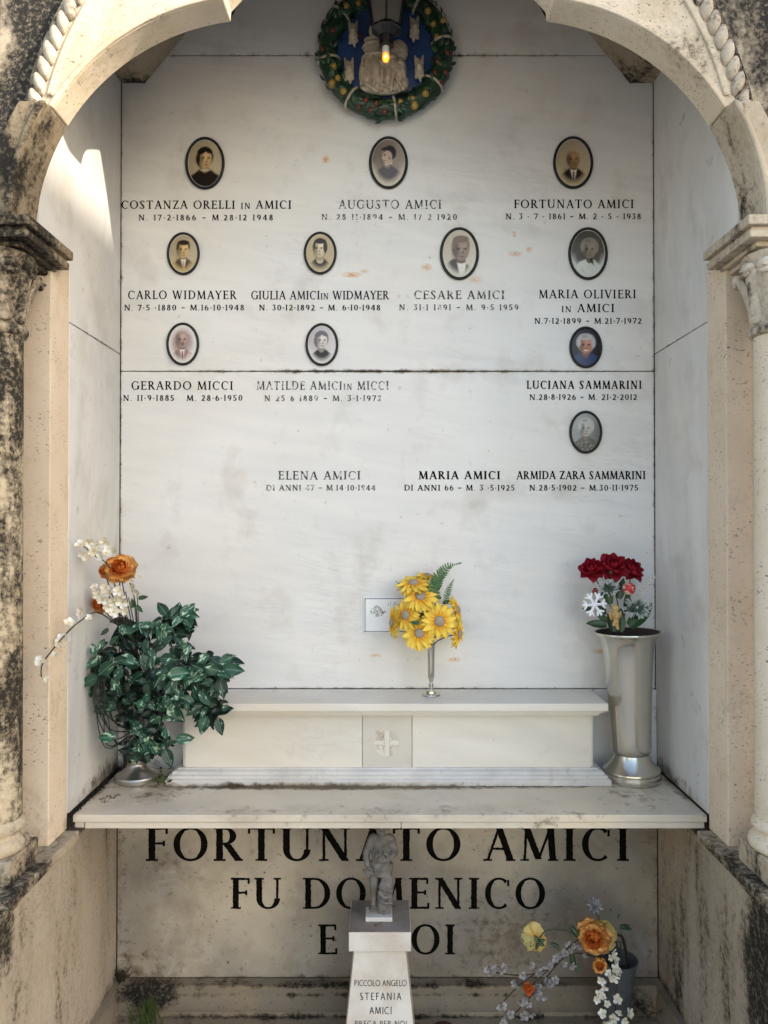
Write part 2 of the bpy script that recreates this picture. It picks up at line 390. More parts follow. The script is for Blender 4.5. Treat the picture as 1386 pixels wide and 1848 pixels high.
M['fern'] = leaf_mat('fern_leaf', (.035,.10,.022), (.06,.15,.035), (.12,.22,.07), thr=.6, amt=.5)
M['stem'] = plain('brown_stem', (.045,.028,.018), .7, var=.4)
M['stem_green'] = plain('green_stem', (.03,.06,.02), .6, var=.3)
M['stem_dark'] = plain('dark_ivy_stem', (.012,.02,.012), .6, var=.3)
def petal_mat(name, base, tip, L, back=None, rough=.6, vs_=.12):
    n = NT(name); tc = n.n('ShaderNodeTexCoord'); sx = n.n('ShaderNodeSeparateXYZ'); n.l(tc.outputs['Object'], sx.inputs[0])
    oi = n.n('ShaderNodeObjectInfo')
    c = n.mix(n.ramp(sx.outputs[1], L*.05, L*.75), base, tip)
    c = n.mix(n.ma('MULTIPLY', oi.outputs['Random'], vs_*2), c, tuple(x*.6 for x in base))
    f = n.noise(300, 3, sc=(3, .3, 1), vec=tc.outputs['Object'])
    n.b.inputs['Subsurface Weight'].default_value = 0.0
    return n.done(c, rough, n.bump(f, .35, .0008), 0, .25)
M['sun_petal'] = petal_mat('yellow_petal', (.80,.36,.02), (.90,.66,.11), .018)
M['orange_petal'] = petal_mat('orange_petal', (.62,.15,.02), (.90,.50,.16), .026, vs_=.3)
M['orange_inner'] = petal_mat('deep_orange_petal', (.42,.05,.012), (.72,.17,.03), .026, vs_=.3)
M['yellow_petal'] = petal_mat('pale_yellow_petal', (.62,.30,.05), (.66,.52,.20), .03, vs_=.3)
M['red_petal'] = petal_mat('red_rose_petal', (.20,.003,.010), (.36,.008,.026), .03, vs_=.25)
M['white_petal'] = petal_mat('white_blossom_petal', (.72,.66,.52), (.82,.80,.77), .007)
M['lilac_petal'] = petal_mat('faded_white_petal', (.28,.25,.23), (.40,.385,.40), .012, vs_=.3)
M['disc'] = plain('grey_flower_centre', (.34,.29,.23), .9, var=.35, scale=500, bump=.6)
M['yellow_c'] = plain('yellow_stamen', (.55,.42,.10), .8)
M['white_pl'] = plain('white_plastic', (.82,.83,.86), .35, var=.05)
M['pearl'] = plain('pearl_bead', (.70,.66,.60), .25, var=.05)
M['gold'] = plain('gold_paint', (.48,.30,.11), .4, var=.3, scale=200)
M['red_gloss'] = plain('red_berry', (.20,.008,.010), .25)
M['red_dark'] = plain('dark_red_glass', (.06,.006,.006), .3)
M['frost'] = plain('frosted_needles', (.10,.16,.12), .7, var=.5, scale=600)
M['frost_w'] = plain('snowy_tips', (.62,.66,.66), .7)
M['iron'] = plain('black_iron', (.010,.010,.014), .4, var=.3)
M['glaze_blue'] = plain('blue_glaze', (.028,.075,.21), .35, var=.15)
M['glaze_cream'] = plain('cream_glaze', (.44,.38,.29), .35, var=.3, scale=70)
M['glaze_green'] = plain('green_glaze', (.014,.045,.026), .35, var=.5, scale=50)
M['glaze_green2'] = plain('light_green_glaze', (.03,.08,.042), .3, var=.4, scale=50)
M['glaze_yellow'] = plain('yellow_glaze', (.36,.24,.05), .35, var=.3)
M['glaze_red'] = plain('red_brown_glaze', (.15,.035,.02), .4, var=.3)
M['moss'] = plain('black_moss', (.014,.012,.007), .95, var=.6, scale=150)
M['grass'] = plain('grass_green', (.05,.075,.02), .6, var=.4)
M['gravel'] = plain('pale_gravel', (.30,.285,.265), .95, var=.25, scale=40)
M['plaster'] = plain('ochre_plaster', (.42,.33,.23), .9, var=.15, scale=6)
M['plaster_pale'] = plain('pale_plaster', (.62,.57,.49), .9, var=.1, scale=5)
M['tile'] = plain('terracotta', (.22,.10,.06), .9, var=.3, scale=12)

# ------------------------------------------------------------------ setting: ground
g = MB().add([(-60,-60,-1.42),(60,-60,-1.42),(60,60,-1.42),(-60,60,-1.42)], [(0,1,2,3)])
go = build(g, 'ground', M['gravel']); go['kind'] = 'structure'; go['label'] = 'pale gravel ground of the cemetery'
fl = build(MB().box((CX-1.2,-.90,-1.41),(CX+1.2,.30,-1.20)), 'floor', M['floor'], bevel=.003); fl['kind'] = 'structure'; fl['label'] = 'worn stone floor slab in front of the lower wall'

# ------------------------------------------------------------------ back wall
zt0 = 1.75
def zz(py): return P(693, py, 1.96).z
J = [zt0, zz(100), zz(670), zz(1243), SHZ-.03, -1.148]
bw = thing('memorial_wall', (CX, 0, SHZ), 'white marble back wall of the niche carrying names, dates and oval portraits', 'wall')
gp = .0011
slabs = []
for i, lab in enumerate(['plain top marble slab behind the roundel', 'upper inscribed marble slab with rust spots', 'lower inscribed marble slab', 'low marble strip behind the chest']):
    s_ = build(MB().box((CX-HW+gp, 0 if i < 3 else -.003, J[i]-gp), (CX+HW-gp, .03, J[i+1]+gp)), 'marble_slab', M['marble'], bw, bevel=.0012, label=lab); slabs.append(s_)
low = build(MB().box((CX-.679, 0, SHZ-.031), (CX+.679, .03, -1.148)), 'marble_slab', M['low_stone'], bw, bevel=.0012, label='dirty beige slab with large black letters below the shelf')
build(MB().box((CX-HW-.15, .032, -1.40), (CX+HW+.15, .25, zt0)), 'masonry', M['mortar'], bw)
build(MB().box((CX+HW-.014, -.010, SHZ+.001), (CX+HW-.001, -.0035, J[3]-.001)), 'corner_strip', M['marble'], bw, bevel=.001)
build(MB().box((CX-HW+.001, -.010, SHZ+.001), (CX-HW+.014, -.0035, J[3]-.001)), 'corner_strip', M['marble'], bw, bevel=.001)

# ------------------------------------------------------------------ side walls
for s in (-1, 1):
    side = 'left' if s < 0 else 'right'
    t = thing('side_wall', (CX + s*HW, -.16, SHZ), f'white marble side wall on the {side} of the niche' + (', sunlit at its top' if s < 0 else ', fully in shade'), 'wall', 'marble side walls of the niche')
    xi = CX + s*HW; xo = xi + s*.03
    def sb(y0, y1, z0, z1, mat, name='marble_panel', xi=xi, xo=xo, t=t): return build(MB().box((xi, y0, z0), (xo, y1, z1)), name, mat, t, bevel=.0012)
    sb(-.318, -.001, SHZ+.0005, .419, M['marble_side'])
    sb(-.318, -.001, .421, 1.35, M['marble_side'])
    sb(-.462, -.3181, .5405, 1.35, M['marble_side'])
    build(MB().box((xi + s*.032, -.3185, -1.40), (xi + s*.26, .03, zt0)), 'masonry', M['mortar'], t)
    build(MB().box((xi + s*.032, -.462, .5405), (xi + s*.26, -.319, zt0)), 'masonry', M['mortar'], t)
    # travertine jamb between marble and column
    jb = thing('door_jamb', (xi + s*.1, -.38, -.65), f'smooth pinkish travertine jamb beside the {side} column', 'jamb', 'travertine jambs of the niche')
    build(MB().box((xi, -.41, -.65), (xi + s*.2, -.3195, .5395)), 'jamb_block', M['trav_jamb'], jb, bevel=.002)

# ------------------------------------------------------------------ vault (stone ceiling strips)
v = thing('vault', (CX, -.2, 1.11), 'brown pitted stone vault over the niche, folded above both corners', 'ceiling')
prof = [(-HW, 1.11), (-.609-CX, 1.11), (-.487-CX, 1.262), (-.30, 1.50), (0, 1.60)]
for s in (-1, 1):
    for i, (a, b) in enumerate(zip(prof[:-1], prof[1:])):
        th = .05
        pts = [(CX+s*-a[0], -.462, a[1]), (CX+s*-b[0], -.462, b[1]), (CX+s*-b[0], -.462, b[1]+th), (CX+s*-a[0], -.462, a[1]+th)]
        off = -.0025*(i % 2)
        build(MB().prism([(p[0], p[1], p[2]+off) for p in pts], (0, .4605, 0)), 'vault_stone', M['vault'], v)
    build(MB().box((CX+s*(.609+.006), -.25, 1.106), (CX+s*(.666), -.243, 1.1095)), 'mortar_joint', M['mortar'], v)
# roof over all
rf = thing('chapel_roof', (CX, -.1, 1.76), 'stone roof slab closing the top of the chapel', 'roof')
build(MB().box((CX-1.3, -.60, 1.76), (CX+1.3, .30, 1.86)), 'roof_slab', M['trav_dirty'], rf)

# ------------------------------------------------------------------ arch
YF, YR = 1.43-1.96, 1.497-1.96
LC, LZ, LR = .2534-.0+.0, .541, .429
LC = .2534 
TH_J = R(149)
def lobe(th, off=0): return (LC*-1 + (LR+off)*math.cos(th), LZ + (LR+off)*math.sin(th))     # left lobe, relative to CX
def ring(ph, r_=.670): return (r_*math.cos(ph), .630 + r_*math.sin(ph))
ar = thing('trefoil_arch', (CX, (YF+YR)/2, .76), 'broken travertine trefoil arch framed by a carved rope moulding, lit at upper left', 'arch')
def strip(s, inner, outer, y0, y1, mb):
    n = len(inner)
    for i in range(n-1):
        q = [inner[i], outer[i], outer[i+1], inner[i+1]]
        vv = [(CX + s*-p[0], y0, p[1]) for p in q] + [(CX + s*-p[0], y1, p[1]) for p in q]
        mb.add(vv, [(0,1,2,3), (4,7,6,5), (0,3,7,4), (1,5,6,2)])
    a, b = inner[0], outer[0]; mb.add([(CX+s*-a[0],y0,a[1]),(CX+s*-b[0],y0,b[1]),(CX+s*-b[0],y1,b[1]),(CX+s*-a[0],y1,a[1])], [(0,1,2,3)])
    a, b = inner[-1], outer[-1]; mb.add([(CX+s*-a[0],y0,a[1]),(CX+s*-b[0],y0,b[1]),(CX+s*-b[0],y1,b[1]),(CX+s*-a[0],y1,a[1])], [(3,2,1,0)])
    return mb
upper = [(-.306,.968), (-.305,.985), (-.255,1.040), (-.185,1.095), (-.09,1.165), (0,1.215)]
def plate_curves(off=0):
    th0, th1 = TH_J, R(97)
    inner = [lobe(th0 + (th1-th0)*i/26, off) for i in range(27)]
    inner += upper[1:]
    n = len(inner); ph0, ph1 = R(168), R(90)
    outer = [ring(ph0 + (ph1-ph0)*(i/(n-1)), .662) for i in range(n)]
    return inner, outer
for s in (-1, 1):
    sd_ = 1 if s > 0 else -1
    inner, outer = plate_curves()
    S = -s  # 'strip' mirrors: s=1 keeps left
    def mk(s_): return (lambda p: p)
    # left profile coordinates are negative x; sgn maps to side
    sg = -1 if s < 0 else 1
    def T(pts): return [(p[0]*1.0, p[1]) for p in pts]
    build(strip(sg, T(inner), T(outer), YF, YR, MB()), 'arch_plate', M['trav_arch'], ar, smooth=30, bevel=.003)
    # raised fillet following the rope and a thin roll following the lobe
    N = 40
    a = [ring(R(166)+(R(90)-R(166))*i/N, .640) for i in range(N+1)]; b = [ring(R(166)+(R(90)-R(166))*i/N, .652) for i in range(N+1)]
    build(strip(sg, a, b, YF-.005, YF+.004, MB()), 'arch_fillet', M['trav_arch'], ar, smooth=30, bevel=.002)
    a = [lobe(TH_J+(R(97)-TH_J)*i/30, .0006) for i in range(31)]; b = [lobe(TH_J+(R(97)-TH_J)*i/30, .011) for i in range(31)]
    build(strip(sg, a, b, YF-.0045, YF+.004, MB()), 'arch_roll', M['trav_arch'], ar, smooth=30, bevel=.002)
    # springer: curved block on the impost
    th = [R(180)+(TH_J+R(.25)-R(180))*i/14 for i in range(15)]
    bot = [(lobe(R(180))[0], .549)]
    inn = [lobe(a_) for a_ in th]; inn = [(p[0], max(p[1], .5495)) for p in inn]
    out = [(p[0]-.050, p[1]+.002) for p in inn]
    build(strip(sg, inn, out, YF-.030, YR, MB()), 'springer_block', M['springer_left'] if s < 0 else M['trav_dirty'], ar, smooth=30, bevel=.003)
    inn2 = [(p[0]-.0008, p[1]) for p in inn]; out2 = [(p[0]-.012, p[1]) for p in inn]
    build(strip(sg, inn2, out2, YF-.036, YF-.0, MB()), 'springer_roll', M['springer_left'] if s < 0 else M['trav_dirty'], ar, smooth=30, bevel=.003)
    # spandrel
    cur = [ring(R(172)+(R(90)-R(172))*i/36, .655) for i in range(37)]
    topc = []
    for i in range(37):
        f = i/36
        topc.append((-1.25 + 1.25*max(0, (f-.35)/.65), (.70 + (1.75-.70)*min(1, f/.35))))
    cur = [(-.735,.5495)] + cur; topc = [(-1.25,.5495)] + topc
    build(strip(sg, cur, topc, -.508, YR, MB()), 'spandrel', M['span'], ar)
    a = [ring(R(168)+(R(90)-R(168))*i/N, .6515) for i in range(N+1)]; b = [ring(R(168)+(R(90)-R(168))*i/N, .694) for i in range(N+1)]
    build(strip(sg, a, b, YF+.004, YF+.030, MB()), 'rope_hollow', M['span_dark'], ar, smooth=30)
    # rope beads
    bead = MB(); bead.ell((0,0,0), (.0122,.0155,.0245), n=14, m=12)
    if s < 0:
        ob = build(bead, 'rope_bead', M['rope'], smooth=60); bead_me = ob.data; bpy.data.objects.remove(ob)
        for vtx in bead_me.vertices:   # twist and pinch the ends
            k = vtx.co.z/.0245; vtx.co.x *= (1-.30*k*k)
    ph = 167.2; k = 0
    while ph > 90:
        p = ring(R(ph), .671); x = CX + sg*-p[0]*1.0
        tang = Vector((sg*math.sin(R(ph)), 0, math.cos(R(ph))*-1))*1.0
        tang = Vector((-sg*math.sin(R(ph))*-1, 0, -math.cos(R(ph))))
        tang = Vector((math.sin(R(ph))*(-sg)*-1, 0, -math.cos(R(ph)))) if False else tang
        # tangent of the ring going upwards/inwards
        tx = -math.cos(R(ph)); tdir = Vector((-sg*math.sin(R(ph))*0 + (-sg)*math.sin(R(ph))*0, 0, 1))
        d1 = ring(R(ph-1), .671); tdir = Vector((sg*-(d1[0]-p[0]), 0, d1[1]-p[1])).normalized()
        ang = math.atan2(tdir.x, tdir.z)
        rot = Matrix.Rotation(ang + sg*R(33) , 3, 'Y')
        inst(bead_me, 'rope_bead', ar, (x, YF+.002, p[1]), rot @ Matrix.Rotation(rnd.uniform(-.1,.1), 3, 'Z'), rnd.uniform(.95,1.06))
        ph -= 2.62; k += 1
    # scroll leaf where the rope starts
    sc_ = MB(); p = ring(R(169.6), .667)
    pts = []
    for i in range(15):
        a_ = i/14*2.1*math.pi; rr = .017*(1-.6*i/14)
        pts.append((CX + sg*-(p[0]) + sg*-math.cos(a_)*rr*.8, YF-.012, p[1]+.004 + math.sin(a_)*rr))
    sc_.tube(pts, [.006]*10+[.005,.005,.004,.004,.003], 7); sc_.ell((CX+sg*-p[0], YF-.004, p[1]-.002), (.013,.012,.021))
    build(sc_, 'scroll', M['cap_left'] if s < 0 else M['rope'], ar, smooth=60)

# ------------------------------------------------------------------ columns, imposts, parapets
def bell_leaf(mb, c, ang, z0, z1, r0, r1, wd, curl):
    """thick upright leaf on the bell, curling outwards at its tip"""
    N = 11; K = 5
    ca, sa = math.cos(ang), math.sin(ang)
    front = []; back = []
    for i in range(N):
        t = i/(N-1)
        if t < .72:
            u = t/.72; z = z0 + (z1-z0)*u; r_ = r0 + (r1-r0)*u**2.2
        else:
            u = (t-.72)/.28*math.pi*.95; z = z1 + curl*math.sin(u)*.75; r_ = r1 + curl*(1-math.cos(u))
            z -= curl*.5*(1-math.cos(u))*.6
        wdt = wd*(.62 + .55*math.sin(math.pi*min(1, t*1.05))) * (1 if t < .8 else 1-.55*(t-.8)/.2)
        for k in range(K):
            vv_ = (k/(K-1)-.5)*2
            rr = r_ + .009*(1-vv_*vv_) + (.004 if k == 2 else 0)
            x = ca*rr - sa*vv_*wdt; y = sa*rr + ca*vv_*wdt
            front.append(Vector(c)+Vector((x, y, z)))
            rb = rr-.015
            back.append(Vector(c)+Vector((ca*rb - sa*vv_*wdt*.9, sa*rb + ca*vv_*wdt*.9, z-.002)))
    n = N*K; ff = []
    for i in range(N-1):
        for k in range(K-1):
            a = i*K+k; ff += [(a,a+1,a+K+1,a+K), (n+a,n+a+K,n+a+K+1,n+a+1)]
        ff += [(i*K, (i+1)*K, n+(i+1)*K, n+i*K), (i*K+K-1, n+i*K+K-1, n+(i+1)*K+K-1, (i+1)*K+K-1)]
    ff += [tuple([k for k in range(K)] + [n+k for k in range(K)][::-1]), tuple([(N-1)*K+k for k in range(K)][::-1] + [n+(N-1)*K+k for k in range(K)])]
    mb.add(front+back, ff)
for s in (-1, 1):
    side = 'left' if s < 0 else 'right'
    cxx = CX + s*.731; cy = 1.437-1.96
    mcol = M['col_left'] if s < 0 else M['col_right']; mcap = M['cap_left'] if s < 0 else M['rope']
    LZ0 = -.650
    t = thing('column', (cxx, cy, LZ0), ('black-stained round column at the left edge with leafy capital' if s < 0 else 'pale pitted round column at the right edge with leafy capital'), 'column', 'columns flanking the niche')
    build(MB().box((cxx-.059, cy-.057, LZ0), (cxx+.059, cy+.060, LZ0+.043)), 'plinth', M['ledge'] if s < 0 else M['trav_dirty'], t, bevel=.002)
    bp = [(.057,.0432),(.061,.047),(.063,.055),(.061,.064),(.055,.069),(.052,.071),(.051,.076),(.054,.080),(.057,.084),(.0575,.090),(.055,.095),(.0515,.0975),(.0505,.101)]
    build(MB().lathe(bp, (cxx, cy, LZ0), 48), 'column_base', M['col_base_left'] if s < 0 else M['col_right'], t, smooth=50)
    sp_ = [(.0505 - .0015*i/30, .101 + (.3405+.65-.101)*i/30) for i in range(31)]
    build(MB().lathe(sp_, (cxx, cy, LZ0), 56), 'shaft', mcol, t, smooth=50)
    ap = [(.050,.9905),(.055,.992),(.058,.998),(.058,1.004),(.055,1.009),(.050,1.010)]
    ast = build(MB().lathe([(a, b) for a, b in ap], (cxx, cy, LZ0), 48), 'collar', mcap, t, smooth=50)
    cb = MB().lathe([(.047,1.010),(.046,1.05),(.050,1.09),(.060,1.125),(.068,1.140)], (cxx, cy, LZ0), 40)
    capo = build(cb, 'capital', mcap, t, smooth=50)
    for k in range(8):
        m = MB(); corner = k % 2 == 0
        a_ = R(45)*k + R(45)
        ht = 1.106 if corner else 1.112; ro_ = .074 if corner else .060
        bell_leaf(m, (cxx, cy, LZ0), a_, 1.012, ht, .047, ro_, .023 if corner else .020, .006)
        tg_ = Vector((-math.sin(a_), math.cos(a_), 0)); rd_ = Vector((math.cos(a_), math.sin(a_), 0))
        pc_ = Vector((cxx, cy, LZ0+ht+.004)) + rd_*(ro_+.004); hl = .017 if corner else .019
        m.tube([pc_-tg_*hl, pc_-tg_*hl*.7, pc_, pc_+tg_*hl*.7, pc_+tg_*hl], [.004,.010,.0135,.010,.004], 12)
        m.tube([pc_-tg_*hl*.8+rd_*.004-Vector((0,0,.010)), pc_+rd_*.006-Vector((0,0,.014)), pc_+tg_*hl*.8+rd_*.004-Vector((0,0,.010))], [.003,.0065,.003], 8)
        build(m, 'leaf', mcap, capo, smooth=60, subsurf=1)
    # impost block
    xi = CX + s*.645
    im = thing('impost', (cxx, cy, .50), ('moulded impost block, black with soot, above the left column' if s < 0 else 'moulded impost block with dark edges above the right column'), 'impost', 'impost blocks carrying the arch')
    yb = 1.585-1.96; yf = 1.385-1.96; xo = CX + s*1.25
    layers = [(.0,.531,.549),(.010,.524,.531),(.006,.510,.524),(.026,.5005,.510),(.038,.4905,.5005)]
    for j, (ins, za, zb) in enumerate(layers):
        build(MB().box((xi+s*ins, yf+ins, za), (xo, yb-ins*.8, zb)), 'impost_moulding', M['impost_left'] if s < 0 else M['trav_dirty'], im, bevel=.0022)
    # parapet: low side wall with moulded ledge
    pa = thing('parapet', (CX+s*.75, -.4, -1.2), (f'low stained stone wall on the {side}, ' + ('black mould under the front of its ledge' if s < 0 else 'wide black stain running down its front')), 'low wall', 'low side walls of the niche')
    xw = CX + s*.680
    build(MB().box((xw, 1.365-1.96, -1.40), (xw+s*.5, -.0005, -.6985)), 'wall_face', M['parapet'], pa, bevel=.003)
    build(MB().box((CX+s*.648, 1.335-1.96, -.6705), (xo, -.0008 if False else -.325, -.6505)), 'ledge', M['ledge'], pa, bevel=.003)
    build(MB().box((CX+s*.661, 1.348-1.96, -.6845), (xo, -.325, -.6708)), 'ledge_moulding', M['ledge'], pa, bevel=.004)
    build(MB().box((CX+s*.670, 1.357-1.96, -.698), (xo, -.0006, -.6848)), 'ledge_moulding', M['parapet'], pa, bevel=.003)
    build(MB().box((CX+s*.770, -.46, -.6480), (xo, -.418, .49)), 'outer_pier', M['span'], pa)

# base mouldings round the foot of the walls
bm_ = thing('base_moulding', (CX, -.03, -1.2), 'grimy stone skirting with stepped mouldings at the foot of the lower wall', 'skirting')
pr = [(0,-1.149),(.030,-1.151),(.031,-1.160),(.036,-1.164),(.046,-1.176),(.060,-1.187),(.071,-1.190),(.072,-1.1995),(0,-1.1995)]
m = MB()
n = len(pr)
path = lambda o: [(CX-.680+o*.45, -.8), (CX-.680+o*.45, -o), (CX+.680-o*.45, -o), (CX+.680-o*.45, -.8)]
rows = [path(o) for o, z in pr]
vv = [(rows[i][k][0], rows[i][k][1], pr[i][1]) for i in range(n) for k in range(4)]
m.add(vv, [(i*4+k, i*4+k+1, ((i+1) % n)*4+k+1, ((i+1) % n)*4+k) for i in range(n) for k in range(3)] + [tuple(i*4 for i in range(n)), tuple(i*4+3 for i in range(n))[::-1]])
build(m, 'moulding', M['floor'], bm_, smooth=25)

# ------------------------------------------------------------------ shelf
sh = thing('marble_shelf', (CX, -.16, SHZ-.03), 'stained marble shelf across the niche holding the chest and two vases', 'shelf')
yF = 1.64-1.96
build(MB().box((CX-.664, yF, SHZ-.0155), (CX+.672, -.011, SHZ)), 'shelf_top', M['marble_shelf'], sh, bevel=.002)
jx = P(724, 1490, 1.642).x
build(MB().box((CX-.640, yF+.004, SHZ-.030), (jx-.0006, -.011, SHZ-.0165)), 'shelf_strip', M['marble_shelf'], sh, bevel=.0015)
build(MB().box((jx+.0006, yF+.004, SHZ-.030), (CX+.668, -.011, SHZ-.0165)), 'shelf_strip', M['marble_shelf'], sh, bevel=.0015)
build(MB().box((CX-.662, yF+.006, SHZ-.029), (CX-.642, -.02, SHZ-.0166)), 'shelf_strip', M['marble_shelf'], sh, bevel=.0015, label='short broken end of the lower shelf strip')

# ------------------------------------------------------------------ chest on the shelf
cxB = .0095
ch = thing('ossuary_chest', (cxB, -.09, SHZ), 'long low cream marble chest with a carved cross in the middle', 'chest')
zt = P(700, 1270, 1.80).z
yc = 1.80-1.96; yb_ = 1.848-1.96
build(MB().box((cxB-.510, yc, zt-.0185), (cxB+.510, -.0035, zt)), 'lid', M['marble_box'], ch, bevel=.0022)
build(MB().box((cxB-.501, yc+.010, zt-.0245), (cxB+.501, -.0035, zt-.0187)), 'lid_moulding', M['marble_box'], ch, bevel=.0012)
build(MB().box((cxB-.4945, yc+.020, zt-.0320), (cxB+.4945, -.0035, zt-.0247)), 'lid_moulding', M['marble_box'], ch, bevel=.0012)
zb0 = P(700, 1385, 1.848).z; zb1 = zt-.0322
xa, xb = P(654, 1340, 1.848).x, P(743.5, 1340, 1.848).x
build(MB().box((cxB-.488, yb_+.006, zb0), (cxB+.488, -.0035, zb1)), 'carcass', M['marble_box'], ch, bevel=.001)
build(MB().box((cxB-.482, yb_, zb0), (xa-.0007, yb_+.0055, zb1-.0004)), 'panel', M['marble_box'], ch, bevel=.0008)
build(MB().box((xb+.0007, yb_, zb0), (cxB+.482, yb_+.0055, zb1-.0004)), 'panel', M['marble_box'], ch, bevel=.0008)
# cross panel: square plate with round hollow and cross
pc = P(698, 1341, 1.848); rC = .031
cp = MB(); N = 48
sq = []; ci = []; cb_ = []
for k in range(N):
    a_ = 2*math.pi*k/N; c_, s_ = math.cos(a_), math.sin(a_); mx = max(abs(c_), abs(s_))
    hx = (xb-xa)/2-.0007
    x_ = (xa+xb)/2 + c_/mx*hx; z_ = (zb0+zb1)/2 + s_/mx*(zb1-zb0)/2*.998
    sq.append((x_, yb_+.0008, z_)); ci.append((pc.x+c_*rC, yb_+.0008, pc.z+s_*rC)); cb_.append((pc.x+c_*rC*.42, yb_+.0062, pc.z+s_*rC*.42))
cb2 = [(p[0], yb_+.0062, p[2]) for p in sq]
cp.add(sq+ci+cb_, [(k, (k+1) % N, N+(k+1) % N, N+k) for k in range(N)] + [(N+k, N+(k+1) % N, 2*N+(k+1) % N, 2*N+k) for k in range(N)] + [tuple(range(2*N, 3*N))])
cpo = build(cp, 'cross_panel', M['marble_cross'], ch)
build(MB().box((pc.x-.0062, yb_+.001, pc.z-.038), (pc.x+.0062, yb_+.0061, pc.z+.038)), 'cross', M['marble_box'], cpo, bevel=.0012)
build(MB().box((pc.x-.035, yb_+.0014, pc.z-.0056), (pc.x-.0063, yb_+.0061, pc.z+.0056)), 'cross_arm', M['marble_box'], cpo, bevel=.0012)
build(MB().box((pc.x+.0063, yb_+.0014, pc.z-.0056), (pc.x+.035, yb_+.0061, pc.z+.0056)), 'cross_arm', M['marble_box'], cpo, bevel=.0012)
ybs = 1.819-1.96
bprof = [(0,SHZ+.0002),(0,SHZ+.0125),(.0015,SHZ+.0140),(.0065,SHZ+.0142),(.0065,SHZ+.0205),(.008,SHZ+.0220),(.013,SHZ+.0222),(.0135,SHZ+.0275),(.018,SHZ+.0300),(.0245,SHZ+.0310),(.026,zb0+.0)]
bb = MB(); rws = []
for o, z in bprof:
    rws.append([(cxB-.522+o, -.004, z), (cxB-.522+o, ybs+o, z), (cxB+.522-o, ybs+o, z), (cxB+.522-o, -.004, z)])
nb = len(bprof)
bb.add([p for r_ in rws for p in r_], [(i*4+k, i*4+k+1, (i+1)*4+k+1, (i+1)*4+k) for i in range(nb-1) for k in range(3)] + [((nb-1)*4, (nb-1)*4+1, (nb-1)*4+2, (nb-1)*4+3), tuple(i*4 for i in range(nb)) + tuple(i*4+3 for i in range(nb))[::-1]])
build(bb, 'chest_base', M['marble_base'], ch)

